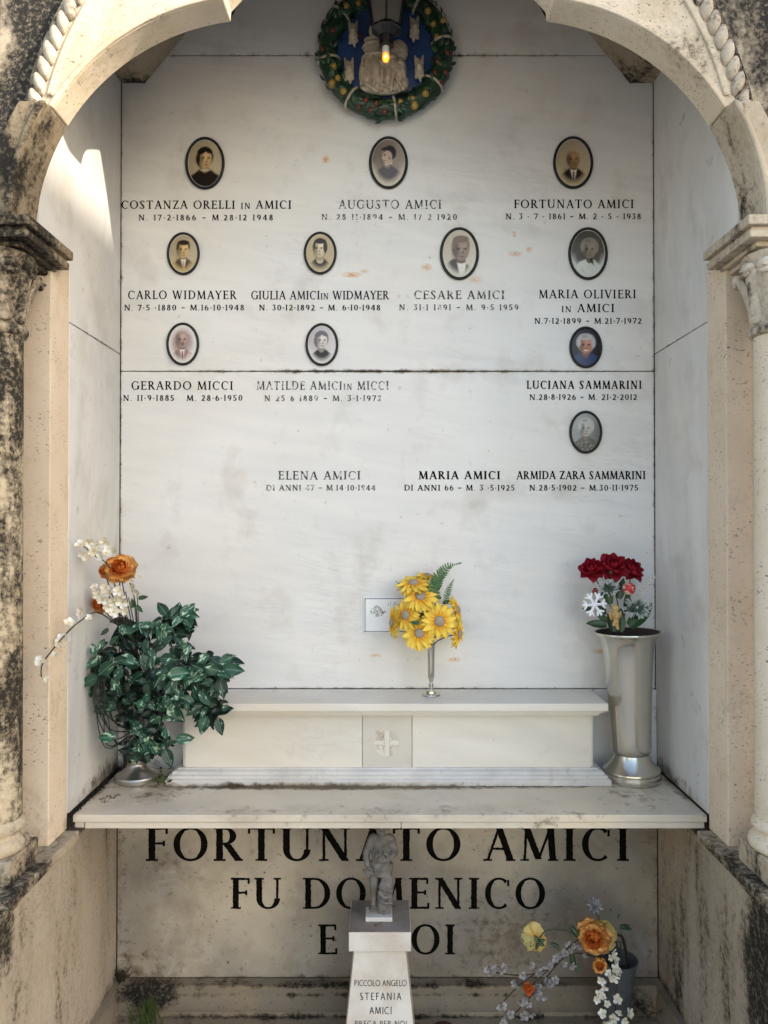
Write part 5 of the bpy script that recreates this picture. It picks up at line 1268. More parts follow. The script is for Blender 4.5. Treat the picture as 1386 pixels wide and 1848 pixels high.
# ------------------------------------------------------------------ ivy
ivy = thing('variegated_ivy', vtop, 'bushy artificial ivy with green and cream leaves spilling from the left vase', 'plant')
def ivy_leaf():
    mb = MB(); L, W = .040, .027; nv_, nu_ = 9, 5
    prof_ = [0.10,.62,.95,1.,.93,.78,.56,.30,.03]
    for i in range(nv_):
        t = i/(nv_-1)
        for k in range(nu_):
            v_ = (k/(nu_-1)-.5)*2; wd = W/2*prof_[i]
            y = t*L - (.18*L*abs(v_)**1.3*(1-t)*(1 if i < 3 else .0))
            mb.v.append(Vector((v_*wd, y, .22*W*abs(v_)**1.4 - .20*L*t*t + .0012*math.sin(6*t+2*v_)))); mb.c.append((1,1,1))
    mb.f = [(i*nu_+k, i*nu_+k+1, (i+1)*nu_+k+1, (i+1)*nu_+k) for i in range(nv_-1) for k in range(nu_-1)]
    return mb
ivl = mesh_of(ivy_leaf(), 'leaf', M['ivy'])
blobs = [(285,1185,78,62,.10,55),(374,1212,48,38,.06,38),(203,1215,42,62,.06,44),(318,1128,34,24,.05,22),(262,1275,70,48,.09,40),(380,1278,28,22,.05,16),(275,1335,34,28,.05,20),(248,1352,20,18,.03,6),(320,1240,60,46,.09,30),(235,1140,35,20,.05,8)]
cB = P(285, 1230, 1.77)
xminw = CX-HW+.012
for (bx, by, rx, ry, rd, cnt) in blobs:
    for i in range(cnt):
        for _ in range(20):
            a, b, c = rnd.uniform(-1,1), rnd.uniform(-1,1), rnd.uniform(-1,.7)
            if .30 < a*a+b*b+c*c < 1: break
        d = 1.765 + c*rd*(.9)
        p = P(bx+a*rx, by+b*ry, d); p.x = max(p.x, xminw+rnd.uniform(0,.01)); p.y = min(p.y, -.02)
        out = (p-cB); out.y -= .05
        nn = (out.normalized()*.7 + Vector((rnd.uniform(-.9,.9), -.6, .35+rnd.uniform(-.6,.6)))).normalized()
        dirv = Vector((a*.9+rnd.uniform(-.9,.9), -.15, -.35 - rnd.uniform(-.9,.8)))
        inst(ivl, 'leaf', ivy, p, frame(nn, dirv), rnd.choice((rnd.uniform(.40,.75), rnd.uniform(.7,1.1))))
for (px, py, dx, dz, s_) in [(318,1118,.1,1,1.2),(330,1110,.7,.8,1.1),(408,1208,1,-.1,1.25),(400,1195,.9,.5,1),(300,1108,-.6,.8,1),(205,1330,-1,-.05,1.0),(300,1356,.4,-1,1.1),(322,1335,1,.15,1.05),(395,1300,.3,-1,1.0),(372,1296,-.4,-1,1.),(172,1180,-.5,.9,.8),(180,1170,.4,1,.7)]:
    p = P(px, py, 1.735); p.x = max(p.x, xminw)
    inst(ivl, 'leaf', ivy, p, frame((rnd.uniform(-.2,.2), -1, .35), (dx, 0, dz)), s_*.85)
for i in range(30):
    bx, by, rx, ry, rd, _ = rnd.choice(blobs); e = P(bx+rnd.uniform(-1,1)*rx*.9, by+rnd.uniform(-1,1)*ry*.9, 1.76+rnd.uniform(-.04,.04)); e.x = max(e.x, xminw)
    mid = (vtop+e)/2+Vector((rnd.uniform(-.02,.02), -.03, .03+rnd.uniform(-.02,.02)))
    stemtube(ivy, [vtop, mid, e], .0010, 'stem_dark')
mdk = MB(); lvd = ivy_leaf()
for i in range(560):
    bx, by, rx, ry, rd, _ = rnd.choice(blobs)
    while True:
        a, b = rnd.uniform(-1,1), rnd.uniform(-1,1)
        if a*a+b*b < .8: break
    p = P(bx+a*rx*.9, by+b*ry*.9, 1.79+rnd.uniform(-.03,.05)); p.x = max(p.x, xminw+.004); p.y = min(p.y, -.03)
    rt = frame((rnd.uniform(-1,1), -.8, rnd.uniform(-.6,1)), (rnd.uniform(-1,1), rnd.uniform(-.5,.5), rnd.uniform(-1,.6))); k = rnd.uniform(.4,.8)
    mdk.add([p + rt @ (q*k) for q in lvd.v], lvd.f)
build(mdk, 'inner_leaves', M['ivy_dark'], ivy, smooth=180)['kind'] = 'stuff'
# curly dark tendrils at the left side
for i in range(10):
    a, b = P(170+rnd.uniform(0,30), 1180+rnd.uniform(0,50), 1.74), P(190+rnd.uniform(0,40), 1300+rnd.uniform(0,50), 1.76)
    a.x = max(a.x, xminw); m_ = P(165+rnd.uniform(0,25), 1250, 1.735); m_.x = max(m_.x, xminw)
    stemtube(ivy, [a, m_, b, vtop-Vector((0,0,.08))], .0012, 'stem_dark')
# tiny weed growing on the shelf
wd = MB()
for i in range(40):
    c = P(290+rnd.gauss(0,6), 1408+rnd.gauss(0,6), 1.80+rnd.uniform(-.01,.01)); c.z = max(c.z, SHZ+.001)
    a_ = rnd.uniform(0, 6.28); r_ = rnd.uniform(.002,.004); wd.add([c+Vector((r_*math.cos(a_+q), -.3*r_*math.sin(a_+q), r_*math.sin(a_+q))) for q in (0,1.6,3.1,4.7)], [(0,1,2,3)])
wo_ = build(wd, 'tiny_weed', M['grass'], origin=P(292,1412,1.80)); tag(wo_, 'tiny bright green weed on the shelf beside the left vase', 'weed')

# ------------------------------------------------------------------ tall vase filling
def c3(x, y): return 1000+x/4.017, 980+y/4.017
vm = vb+Vector((-.010,0,.34))
snow = thing('snowflake_ornament', P(1073,1091,1.80), 'white plastic snowflake ornament on the left of the red rose bouquet', 'ornament')
m = MB(); c = P(1073,1091,1.80); rt = frame((.1,-1,.1), (.15,0,1)); r_ = 21*1.8/F
for q in range(6):
    a_ = R(60*q+12); dv_ = rt @ Vector((math.cos(a_), math.sin(a_), 0)); pv_ = rt @ Vector((-math.sin(a_), math.cos(a_), 0))
    m.cap(c, c+dv_*r_, .0032, .0034, 8); m.cap(c+dv_*r_*.62, c+dv_*r_*.9+pv_*r_*.32, .0028, .0026, 8); m.cap(c+dv_*r_*.62, c+dv_*r_*.9-pv_*r_*.32, .0028, .0026, 8)
m.ell(c, .006)
build(m, 'snowflake', M['white_pl'], snow, smooth=60); stemtube(snow, [c+Vector((0,.005,0)), P(1090,1110,1.84), vm], .0008, 'stem_green')
# gilded little angel ornament
ga = thing('gilded_angel', P(1109,1132,1.80), 'small gilded angel ornament at the rim of the tall vase', 'ornament')
m = MB()
def gp3(x, y, dd=0): return P(*c3(x, y), 1.80-dd)
m.ell(gp3(443,475), (.0088,.008,.0088)); m.cap(gp3(443,505), gp3(450,570), .0075, .0062); m.cap(gp3(450,570), gp3(462,622), .0055, .003); m.cap(gp3(440,575), gp3(432,592), .005, .0035)
m.ell(gp3(408,525), (.0035,.003,.011), Matrix.Rotation(R(-15),3,'Y')); m.ell(gp3(476,520), (.0035,.003,.010), Matrix.Rotation(R(15),3,'Y')); m.cap(gp3(425,515,.006), gp3(455,540,.008), .003, .0025); m.cap(gp3(465,515,.005), gp3(448,545,.008), .003, .0025)
for q in range(7): m.ell(gp3(425+q*6, 455+abs(q-3)*3, .003), .0032)
remeshed(m, 'figure', M['gold'], ga, .0007, 1)
bb_ = thing('bauble', P(1135,1061,1.82), 'red and white bauble under the right red rose', 'ornament')
bn2 = NT('red_white_bauble'); bn2m = bn2.done(bn2.mix(bn2.ramp(bn2.noise(70, 3), .48, .54), (.50,.02,.015), (.62,.52,.44)), .3)
build(MB().ell(P(1135,1062,1.82), .0155, n=20, m=14), 'ball', bn2m, bb_, smooth=80)
rb_ = build(MB().ell(P(1075,1067,1.83), .0085, n=16, m=10), 'red_berry', M['red_gloss'], smooth=80, origin=P(1075,1067,1.83)); tag(rb_, 'single dark red berry above the snowflake', 'berry')
sp2 = thing('pearl_sprig', P(1150,1090,1.85), 'sprig of small pearly beads reaching up at the right of the roses', 'ornament')
for q in range(26):
    f = q/26; c = P(1155+f*24+rnd.uniform(-6,6), 1072-f*34+rnd.uniform(-7,7), 1.855)
    build(MB().ell(c, rnd.uniform(.0022,.0032), n=8, m=6), 'bead', M['pearl'], sp2, smooth=80)
for q in range(4): stemtube(sp2, [P(1145,1095,1.86), P(1160+q*3,1065,1.857), P(1166+q*4,1045-q*3,1.855)], .0006, 'pearl')
for (cx_, cy_, ang0, lab, L, n_) in [(1150,1096,0,'frosted pine spray at the right of the tall vase',26,120), (1098,1062,2.2,'frosted pine spray below the left red rose',20,80)]:
    t = thing('pine_spray', P(cx_,cy_,1.83), lab, 'pine sprig', 'frosted pine sprays in the tall vase')
    m = MB(); m2 = MB()
    for q in range(n_):
        a_ = rnd.uniform(0, 2*math.pi); l_ = rnd.uniform(.55,1)*L; b_ = P(cx_+math.cos(a_)*l_*.15, cy_+math.sin(a_)*l_*.15, 1.835); e = P(cx_+math.cos(a_)*l_*1.1, cy_+math.sin(a_)*l_*.85, 1.82+rnd.uniform(-.015,.02))
        mm = b_.lerp(e, .68); m.tube([b_, mm], .0006, 4); m2.tube([mm, e], .0009, 4)
    build(m, 'needles', M['frost'], t)['kind'] = 'stuff'; build(m2, 'snowy_tips', M['frost_w'], t)['kind'] = 'stuff'
gl_ = thing('bouquet_leaves', vm, 'dark glossy green leaves around the mouth of the tall vase', 'leaves')
lfb = mesh_of(petal(.05,.022,.2,-.12,1.,5,8), 'leaf', M['green_leaf'])
for (px, py, dx, dz, s_, nn) in [(1095,1128,-1,.12,.95,(0,-1,.5)),(1135,1130,.75,.65,1.5,(-.2,-1,.3)),(1150,1118,.9,.9,1.1,(.1,-1,.1)),(1118,1140,.1,1,1.1,(.2,-1,0)),(1108,1140,-.3,1,.9,(0,-1,.1)),(1070,1100,-1,.1,.5,(0,-1,.3)),(1080,1062,.3,-1,.5,(0,-1,.4)),(1100,1045,0,1,.6,(.2,-1,0)),(1100,1090,-.2,1,1.,(0,-1,0)),(1115,1080,.3,1,1.,(0,-1,0)),(1130,1105,.1,1,1.,(.2,-1,0)),(1090,1110,-.5,1,.9,(0,-1,0)),(1130,1075,.5,.6,.7,(0,-1,.2)),(1096,1120,-.9,.5,.6,(0,-1,.2)),(1125,1095,.9,-.3,.7,(0,-1,.2))]:
    inst(lfb, 'leaf', gl_, P(px, py, 1.835+rnd.uniform(-.01,.012)), frame(nn, (dx,0,dz)), s_)

# ------------------------------------------------------------------ pedestal and statue
d0 = 1.70
ztp = P(685, 1682, d0).z; xc = P(685.5, 1682, d0).x; hwc = 56.0*d0/F; capB = P(685, 1717.5, d0).z
ped = thing('pedestal', (xc, -.19, -1.2), 'tapering white marble pedestal with child\'s memorial text in front of the lower wall', 'pedestal')
yf = d0-CAMD; yb2_ = yf+.142
build(MB().box((xc-hwc, yf, capB), (xc+hwc, yb2_, ztp-.0012)), 'cap_block', M['stone_ped'], ped, bevel=.0015)
build(MB().box((xc-hwc+.001, yf+.001, ztp-.0011), (xc+hwc-.001, yb2_-.001, ztp)), 'cement_bed', M['cement'], ped)
t0 = 46.5*d0/F; yft = yf+.012
def shaft_at(z): # half width, front y
    k = (capB-z)/.158; return t0 + .0165*k, yft - .011*k
zb_ = -1.1995; h1, y1_ = shaft_at(zb_)
q = [(xc-t0, yft, capB-.0003), (xc+t0, yft, capB-.0003), (xc+t0, yb2_-.012, capB-.0003), (xc-t0, yb2_-.012, capB-.0003), (xc-h1, y1_, zb_), (xc+h1, y1_, zb_), (xc+h1, yb2_, zb_), (xc-h1, yb2_, zb_)]
build(MB().add(q, [(0,1,2,3),(4,7,6,5),(0,4,5,1),(1,5,6,2),(2,6,7,3),(3,7,4,0)]), 'shaft', M['stone_ped'], ped, bevel=.0015)
GSn = Glyphs(.10, .095, serif=False)
pt_lines = [('PICCOLO ANGELO', 638.5,734,1770,1780.5), ('STEFANIA', 649,725,1792,1804.5), ('AMICI', 666,708,1816.5,1829), ('PREGA PER NOI', 640,735,1840.5,1851)]
tm = text_mesh(pt_lines, GSn, d0+.004, jit=.01)
for vtx in tm.v:
    hh_, yy_ = shaft_at(vtx.z); vtx.y = yy_ - .0006 + (vtx.y - (d0+.004-CAMD))*.3
build(tm, 'inscription', M['ink'], ped, label='small black capitals PICCOLO ANGELO STEFANIA AMICI PREGA PER NOI')
# child statue
DS = 1.765
stt = thing('child_statue', (P(685,1660,DS).x, DS-CAMD, ztp), 'grey stone child statue draped at the hips, head hidden by the shelf', 'statue')
def sp4(x, y, dd=0): return P(590+x/5.02, 1480+y/5.02, DS-dd)
kk = DS/F/5.02
zb3 = ztp
bl = P(590+350/5.02, 1480+905/5.02, 1.745); br = P(590+592/5.02, 1480+905/5.02, 1.745)
build(MB().box((bl.x, 1.742-CAMD, ztp+.0002), (br.x, 1.79-CAMD, ztp+.010)), 'base_block', M['porcelain'] if False else M['marble_base'], stt, bevel=.001)
m = MB(); zf = ztp+.010
def S(x, y, dd=0):
    p = sp4(x, y, dd); return p
C = m.cap
foot = lambda x: Vector((S(x, 800).x, 0, 0))
# torso
m.ell(S(490,200), (95*kk, 60*kk, 80*kk)); m.ell(S(488,300,.004), (88*kk, 70*kk, 95*kk)); m.ell(S(492,375,.003), (92*kk, 68*kk, 65*kk)); m.ell(S(488,345,.012), (60*kk, 40*kk, 60*kk))
m.ell(S(420,165), (44*kk,42*kk,44*kk)); m.ell(S(565,165), (44*kk,42*kk,44*kk))
# neck, head
C(S(495,120), S(498,85), 34*kk, 32*kk); m.ell(S(500,25,.003), (62*kk, 62*kk, 72*kk)); m.ell(S(498,70,.012), (28*kk, 22*kk, 24*kk))
m.ell(S(455,25), (30*kk,55*kk,70*kk)); m.ell(S(550,25), (30*kk,55*kk,70*kk)); m.ell(S(500,35,.022), (9*kk,12*kk,14*kk))
for q in (-1,1): m.ell(S(500+q*30,50,.016), (18*kk,12*kk,18*kk))
# viewer-left arm hanging to the hip
C(S(410,170), S(355,300), 40*kk, 33*kk); C(S(355,300), S(360,400,.006), 33*kk, 26*kk); m.ell(S(372,425,.010), (24*kk,20*kk,26*kk))
for q in range(4): C(S(362+q*12,440,.012), S(358+q*15,468+4*(q % 2),.016), 7*kk, 6*kk)
# viewer-right arm bent across the belly
C(S(580,170), S(618,290), 40*kk, 34*kk); C(S(618,295), S(545,355,.022), 32*kk, 25*kk); m.ell(S(522,360,.026), (26*kk,18*kk,20*kk))
for q in range(4): C(S(512,345+q*9,.028), S(482,338+q*12,.030), 7*kk, 6*kk)
# legs
C(S(425,450), S(425,590,.006), 52*kk, 40*kk); C(S(425,590,.006), S(422,745), 38*kk, 24*kk)
C(S(530,450), S(535,600,.014), 58*kk, 46*kk); C(S(535,600,.014), S(525,760), 40*kk, 30*kk)
m.ell(S(405,800,.012), (26*kk,50*kk,22*kk)); C(S(422,745), S(410,800,.004), 24*kk, 24*kk)
for q in range(4): m.ell(S(388+q*12,815,.024), (6*kk,9*kk,6*kk))
C(S(525,760), S(525,830), 40*kk, 50*kk)
remeshed(m, 'body', M['statue'], stt, .0011, 3)
# drapery: hip cloth and falling cloth
m = MB()
for q in range(6):
    y = 400+q*20; pts = []
    for i in range(13):
        a_ = R(-200+220*i/12); x = 490+ (100-2*q)*math.cos(a_); sag = 30*math.sin(math.pi*i/12)
        pts.append(S(x, y-20+sag+8*math.cos(a_), -.0 + (.018)*-math.sin(a_)))
    m.tube(pts, (15-q*.5)*kk, 8)
for q in range(5):
    m.tube([S(560-q*8,480,.012), S(585-q*24,600,.020), S(575-q*20,680,.014), S(570-q*22,750+10*(q % 2),.010), S(560-q*18,850,.006)], [16*kk,24*kk,20*kk,26*kk,16*kk], 8)
m.tube([S(470,650,.018), S(520,700,.024), S(585,700,.018)], 18*kk, 8); m.tube([S(475,720,.016), S(525,755,.022), S(585,750,.016)], 18*kk, 8); m.tube([S(470,600,.02), S(530,640,.028), S(590,640,.018)], 14*kk, 8)
remeshed(m, 'drapery', M['statue'], stt, .0009, 2)
for (x, y, n_, rr, nm) in [(500,325,26,60,.030),(375,470,24,48,.020)]:
    m = MB()
    for q in range(n_):
        a_ = rnd.uniform(0,6.28); r2 = rr*math.sqrt(rnd.random()); c = S(x+r2*math.cos(a_), y+r2*math.sin(a_)*.7, nm)
        m.ell(c, (11*kk,9*kk,11*kk), n=8, m=6); 
        for e in range(4): m.ell(c+Vector((10*kk*math.cos(e*1.57), 0, 10*kk*math.sin(e*1.57))), 5*kk, n=6, m=4)
    build(m, 'posy', M['statue'], stt, smooth=60)

# ------------------------------------------------------------------ grave vase at lower right
def c5(x, y): return 860+x/4.076, 1600+y/4.076
gv = Vector((P(1107, 1800, 1.84).x, 1.84-CAMD, -1.1995))
tg = thing('grey_grave_vase', gv, 'grey plastic cone vase on the floor at lower right holding withered flowers', 'vase')
Mg = Mtilt(0, R(3))
build(MB().lathe([(.030,0),(.033,.003),(.037,.06),(.043,.145),(.046,.163),(.0485,.165),(.0485,.168),(.0455,.168),(.041,.145),(.0001,.10)], gv, 40, Mg), 'cone', M['plastic'], tg, smooth=40)
gvm = gv+Vector((.004,0,.15))
t = rosette('orange_flower', 1072,1691,34,1.765,(-.45,-1,-.05),'big orange-yellow rose-like flower at lower right over the grey vase','flower',G2,'orange_petal'); stemtube(t, [P(1078,1691,1.78),P(1112,1685,1.80),P(1124,1700,1.82),P(1130,1740,1.84),gvm])
# paler outer petals of that flower
for i, (dx, dz, s_) in enumerate([(.6,1,1.25),(1,.45,1.2),(1,-.35,1.1),(.1,1,1.15),(.6,-.9,1.)]):
    pm2 = rosette.cache.setdefault('yp', mesh_of(petal(.030,.034,.25,.18,.6,7,8,.08), 'petal', M['yellow_petal']))
    inst(pm2, 'petal', t, P(1078,1691,1.772), frame((-.1+dx*.4,-1,.2), (dx,.25,dz)), s_*1.12)
t = rosette('orange_flower', 1082,1743,15,1.765,(.0,-1,.1),'small orange bud hanging just under the big lower orange flower','flower',G2,'orange_petal'); stemtube(t, [P(1082,1745,1.775),P(1090,1715,1.79),P(1120,1700,1.82),gvm])
t = rosette('orange_flower', 954,1783,14,1.74,(-.3,-1,.2),'small crumpled orange flower low among the withered twigs','flower',G2,'orange_petal',rows=[(3,.006,1.2,.8),(4,.010,.8,1.0),(4,.012,.3,1.1)]); stemtube(t, [P(956,1783,1.75),P(985,1755,1.77),P(1040,1720,1.79),gvm])
# yellow flower seen from behind
c = P(966,1694,1.78)
t = thing('yellow_flower', c, 'faded yellow flower with dark spots turned away, left of the big orange one', 'flower', G2)
ysp = NT('spotted_yellow_petal'); M['ysp'] = ysp.done(ysp.mix(ysp.ramp(ysp.noise(150, 5, rough=.65), .56, .60), (.50,.43,.17), (.09,.06,.035)), .7)
ypm = mesh_of(petal(.030,.034,-.25,-.20,.6,7,8,.10), 'petal', M['ysp']); yp2 = mesh_of(petal(.028,.030,-.25,-.2,.6,7,8,.10), 'petal', M['yellow_petal'])
for i, (a_, s_) in enumerate([(100,1.0),(150,.95),(200,1.),(240,1.05),(290,1.0),(60,.8),(330,.8)]):
    inst(ypm if 2 <= i <= 3 else yp2, 'petal', t, c, frame((-.3,-1,.1), (math.cos(R(a_)), .15, math.sin(R(a_)))), s_*1.18)
for a_ in (120, 250, 20, 330): inst(lfm, 'sepal', t, c+Vector((.004,-.014,0)), frame((0,-1,.2), (math.cos(R(a_)), 0, math.sin(R(a_)))), .6)
stemtube(t, [c+Vector((.004,-.012,0)), P(985,1680,1.77), P(1015,1678,1.775), P(1044,1688,1.78), P(1100,1700,1.81), gvm], .0016, 'stem_green')
inst(lfm, 'leaf', t, P(1044,1690,1.775), frame((0,-1,.3), (-.6,0,.8)), 1.)
# daisy like
c = P(1073,1636,1.80); t = thing('grey_star_flower', c, 'withered grey-white star flower above the big lower orange flower', 'flower')
lpm = mesh_of(petal(.018,.0062,.2,.15,.9,4,6), 'petal', M['lilac_petal'])
for row in range(3):
    for i in range(9): inst(lpm, 'petal', t, c, frame((.0,-.75,.65), (0,0,1)) @ Matrix.Rotation(2*math.pi*(i+.5*row)/9+rnd.uniform(-.1,.1), 3, 'Z') @ Matrix.Rotation(.15+.4*row, 3, 'X'), 1.15-.15*row)
stemtube(t, [c, P(1085,1665,1.81), P(1110,1690,1.83), gvm], .0012, 'stem_green')
GB2 = 'withered blossom branches in the grey grave vase'
B1 = [(1000,490),(1020,540,.8),(985,520,.8),(1020,610),(1010,665,1.1),(970,640,.8),(1045,625,.8),(925,690,.9),(900,790),(940,740,.8),(885,835,.8),(930,810,.7),(960,860,.8)]
branch([(1115,1725,1.80),(1105,1715,1.785),(1108,1745,1.775),(1098,1775,1.77),(1092,1810,1.765),(1085,1845,1.76)], [(*c5(a[0],a[1]), *(a[2:] or ())) for a in B1], 'white blossom cascade hanging down the front of the grey vase', GB2, sc=.95, base=gvm)
B2 = [(1035,830,1.),(1010,960,1.2),(1050,920,.8),(930,935,.9),(955,1000,.9),(1120,930,1.),(1090,985,.8),(975,990)]
branch([(1112,1722,1.80),(1118,1750,1.775),(1112,1790,1.77),(1110,1830,1.765),(1108,1852,1.76)], [(*c5(a[0],a[1]), *(a[2:] or ())) for a in B2], 'lowest white blossoms at the foot of the grey vase, cut by the frame', GB2, sc=.95, base=gvm)
B3 = [(665,410,.9),(710,440,.8),(755,437,.9),(650,490,1),(585,530,1),(620,500,.8),(700,580,1),(800,505,.7),(550,545,.9),(645,570,.8),(690,475,.7),(470,590,1),(510,580,.9),(540,590,.9),(400,575,.9),(430,600,.8),(460,635,.9)]
branch([(1110,1712,1.80),(1055,1693,1.785),(1020,1715,1.78),(990,1738,1.775),(965,1752,1.77)], [(*c5(a[0],a[1]), *(a[2:] or ())) for a in B3], 'grey-white blossom branch reaching left from the grey vase', GB2, bl_l, .8, extra=0, jitter=6, base=gvm)
B4 = [(80,610,.9),(110,590,.7),(150,600,.9),(185,620,.8),(205,590,.7),(120,620,.8),(340,650,1),(280,715,.9),(170,640,.7),(95,640,.7),(190,885,1),(215,880,.6)]
branch([(1000,1745,1.775),(965,1757,1.765),(935,1760,1.76),(905,1757,1.76),(880,1753,1.76)], [(*c5(a[0],a[1]), *(a[2:] or ())) for a in B4[:8]+[B4[9]]], 'thin dark twig with shrivelled blossoms at the far left of the lower bouquet', GB2, bl_l, .8, extra=1, jitter=6, base=gvm)
B5 = [(360,830,.9),(340,850,.8),(250,940,1),(350,950,1),(395,935,.9),(195,1000,.9),(375,870,.6),(460,800,1),(495,810,.8),(450,780,.9),(540,720,1.),(520,695,.9),(575,690,.9),(440,745,.8)]
branch([(1010,1735,1.775),(985,1765,1.765),(965,1790,1.76),(945,1812,1.755),(918,1842,1.75)], [(*c5(a[0],a[1]), *(a[2:] or ())) for a in B5], 'blossom twig slanting down to the left towards the floor', GB2, bl_l, .9, extra=1, jitter=5, base=gvm)
branch([(985,1745,1.77),(950,1768,1.765),(925,1790,1.76),(905,1812,1.755)], [(907,1815,1.),(902,1818,.7)], 'short bare twig ending in one blossom beside the skirting', GB2, bl_l, .9, base=gvm)
lv = thing('bouquet_leaf_spray', gvm, 'dull green leaves among the lower right flowers', 'leaves')
for (x, y, dx, dz, s_) in [(700,500,.1,-1,1.),(740,560,-.1,-1,.8),(600,440,-1,.4,.7),(1050,300,1,.2,.8),(1040,240,.5,1,.5),(1085,300,.9,-.2,.6)]:
    inst(lfm, 'leaf', lv, P(*c5(x, y), 1.785), frame((0,-1,.3), (dx,0,dz)), s_)
stemtube(lv, [P(*c5(1040,360),1.79), P(*c5(1075,370),1.80), P(*c5(1100,470),1.82), P(*c5(1115,600),1.835), gvm], .0022)
stemtube(lv, [P(*c5(1020,390),1.79), P(*c5(1060,500),1.80), P(*c5(1110,620),1.82), gvm], .0016)
# red grave light lid, just showing at the bottom edge
gc = Vector((P(801,1848,1.82).x, 1.82-CAMD, -1.1995))
rl = thing('grave_light', gc, 'top of a dark red grave light just showing at the bottom edge', 'grave light')
build(MB().lathe([(.028,0),(.028,.012),(.026,.014),(.0255,.0145)], gc, 32), 'glass_body', M['red_dark'], rl, smooth=40)
build(MB().lathe([(.0255,.0146),(.024,.018),(.014,.0205),(.0001,.021)], gc, 32), 'lid', M['red_dark'], rl, smooth=40)

# ------------------------------------------------------------------ moss and grass
m = MB()
for i in range(70):
    c = P(262+rnd.gauss(0,12), 1848, 1.86); c.z = -1.199; a_ = rnd.uniform(-1,1); h_ = rnd.uniform(.03,.085); dx = a_*.03
    y_ = rnd.uniform(-.02,.02); w_ = rnd.uniform(.0009,.0018)
    m.add([c+Vector((-w_,y_,0)), c+Vector((w_,y_,0)), c+Vector((dx*.5+w_*.8,y_-.005,h_*.6)), c+Vector((dx*.5-w_*.8,y_-.005,h_*.6)), c+Vector((dx,y_-.012,h_))], [(0,1,2,3),(3,2,4)])
o = build(m, 'grass_tuft', M['grass']); o['kind'] = 'stuff'; tag(o, 'small tuft of grass at the foot of the left corner', 'grass')
def mossy(name, centres, lab, r_=(.002,.006)):
    m = MB()
    for (p, sp_, n_) in centres:
        for i in range(n_):
            c = Vector(p)+Vector((rnd.gauss(0,1)*sp_[0], rnd.gauss(0,1)*sp_[1], abs(rnd.gauss(0,1))*sp_[2])); rr = rnd.uniform(*r_)
            m.ell(c, (rr, rr*.9, rr*.6), Matrix.Rotation(rnd.uniform(0,3), 3, 'Y'), 6, 4)
    o = build(m, name, M['moss']); o['kind'] = 'stuff'; tag(o, lab, 'moss'); return o
mossy('shelf_moss', [((CX-HW+.010,-.06-.05*i,SHZ), (.005,.02,.0015), 16) for i in range(5)] + [((CX-HW+.02,-.03,SHZ), (.015,.012,.004), 40), ((-.54,-.05,SHZ),(.02,.02,.004),30)], 'black moss and dirt in the left corner joint of the shelf', (.0015,.0035))
mossy('corner_moss', [((CX-HW+.012,-.016,-1.15), (.006,.006,.012), 50), ((CX-HW+.035,-.035,-1.165), (.018,.010,.004), 60)], 'black moss in the lower left corner above the floor', (.001,.003))
mossy('joint_dirt', [((CX-HW+.012,-.335,SHZ-.02), (.003,.006,.012), 26)], 'crumbly dirt where the shelf meets the left jamb', (.0015,.0035))
m = MB()
for i in range(28):
    c = Vector((CX-HW+rnd.uniform(.0,.03), -.015, -1.14)); e = c+Vector((rnd.uniform(-.015,.03), rnd.uniform(-.02,.0), rnd.uniform(.01,.04))); m.tube([c, c.lerp(e,.5)+Vector((rnd.uniform(-.006,.006),0,0)), e], .0005, 3)
o = build(m, 'dry_roots', M['stem']); o['kind'] = 'stuff'; tag(o, 'dry roots in the lower left corner of the wall', 'roots')
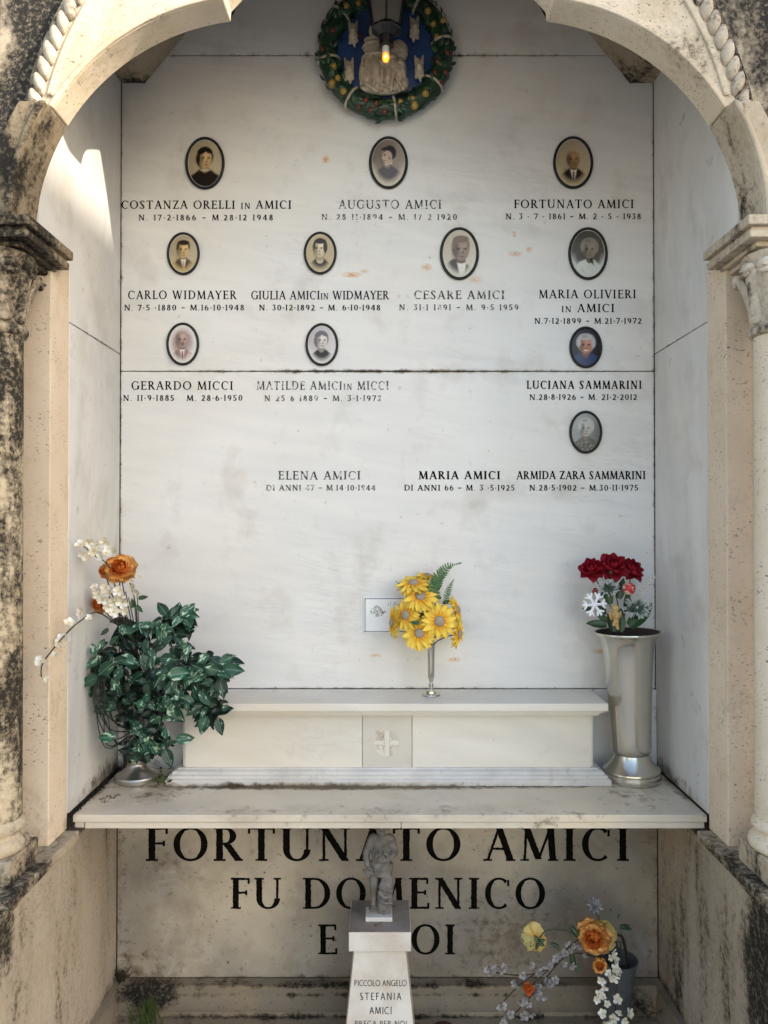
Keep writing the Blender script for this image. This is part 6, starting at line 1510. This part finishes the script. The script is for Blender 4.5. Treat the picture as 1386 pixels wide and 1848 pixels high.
# star-shaped droppings of ivy on the shelf
for i, (px, py) in enumerate([(184,1441),(196,1436),(189,1446),(212,1434),(203,1439)]):
    dd = -SHZ*F/(py-938.7); c = P(px, py, dd); c.z = SHZ+.0012; m = MB()
    for q in range(4):
        a_ = q*1.57+i; m.add([c, c+Vector((.006*math.cos(a_-.3),.006*math.sin(a_-.3),.001)), c+Vector((.009*math.cos(a_),.009*math.sin(a_),0)), c+Vector((.006*math.cos(a_+.3),.006*math.sin(a_+.3),.001))], [(0,1,2,3)])
    o = build(m, 'dead_blossom', M['stem'], origin=c); tag(o, ['leftmost','second from left, highest','second from left, lowest','rightmost','second from right'][i]+' of the tiny dried blossoms on the shelf', 'dead blossom', 'dried blossoms on the shelf')

# ------------------------------------------------------------------ unseen chapel, placed and sized so its roof blocks the sun from the lower part
nc = thing('shading_chapel', (9.1, -5.5, -1.42), 'unseen gabled ochre chapel to the right, placed behind the viewer to block the sun', 'building')
off = SUN_TO*8.0
W1 = Vector((CX-HW, -.2, .705)) + SUN_TO*12.0
xr, zr, yN = W1.x, W1.z, W1.y+1.3
xe, ze = xr-1.6, zr-1.0
xw = xr+(xr-xe)
build(MB().prism([(xe+.25,yN,-1.42),(xw-.25,yN,-1.42),(xw-.25,yN,ze-.02),(xr,yN,zr-.15),(xe+.25,yN,ze-.02)], (0,-3.4,0)), 'wall', M['plaster'], nc)
for s in (0, 1):
    a = (xe,ze) if s == 0 else (xw,ze)
    build(MB().prism([(a[0],yN+.1,a[1]),(xr,yN+.1,zr),(xr,yN+.1,zr-.12),(a[0],yN+.1,a[1]-.12)], (0,-3.6,0)), 'roof', M['tile'], nc)
build(MB().box((xr-.5,yN+.001,-1.42),(xr+.5,yN+.04,.7)), 'door', M['iron'], nc)

oc = thing('bounce_chapel', (-4.2, -6.5, -1.42), 'unseen pale plastered chapel added at left behind the viewer to bounce sunlight', 'building')  # added out of view; its sunlit side bounces light onto the right wall
build(MB().prism([(-5.8,-4.2,-1.42),(-2.6,-4.2,-1.42),(-2.6,-4.2,1.9),(-4.2,-4.2,3.0),(-5.8,-4.2,1.9)], (0,-4.5,0)), 'wall', M['plaster_pale'], oc)
for q in (-1, 1): build(MB().prism([(-4.2+q*1.8,-4.1,1.83),(-4.2,-4.1,3.07),(-4.2,-4.1,3.19),(-4.2+q*1.8,-4.1,1.95)], (0,-4.7,0)), 'roof', M['tile'], oc)
build(MB().box((-2.599,-6.9,-1.42),(-2.57,-6.1,.6)), 'door', M['iron'], oc)

# ------------------------------------------------------------------ lift everything to real height
for o in list(COL.objects):
    if o.parent is None and o.type in ('MESH', 'EMPTY'): o.location.z += CZ
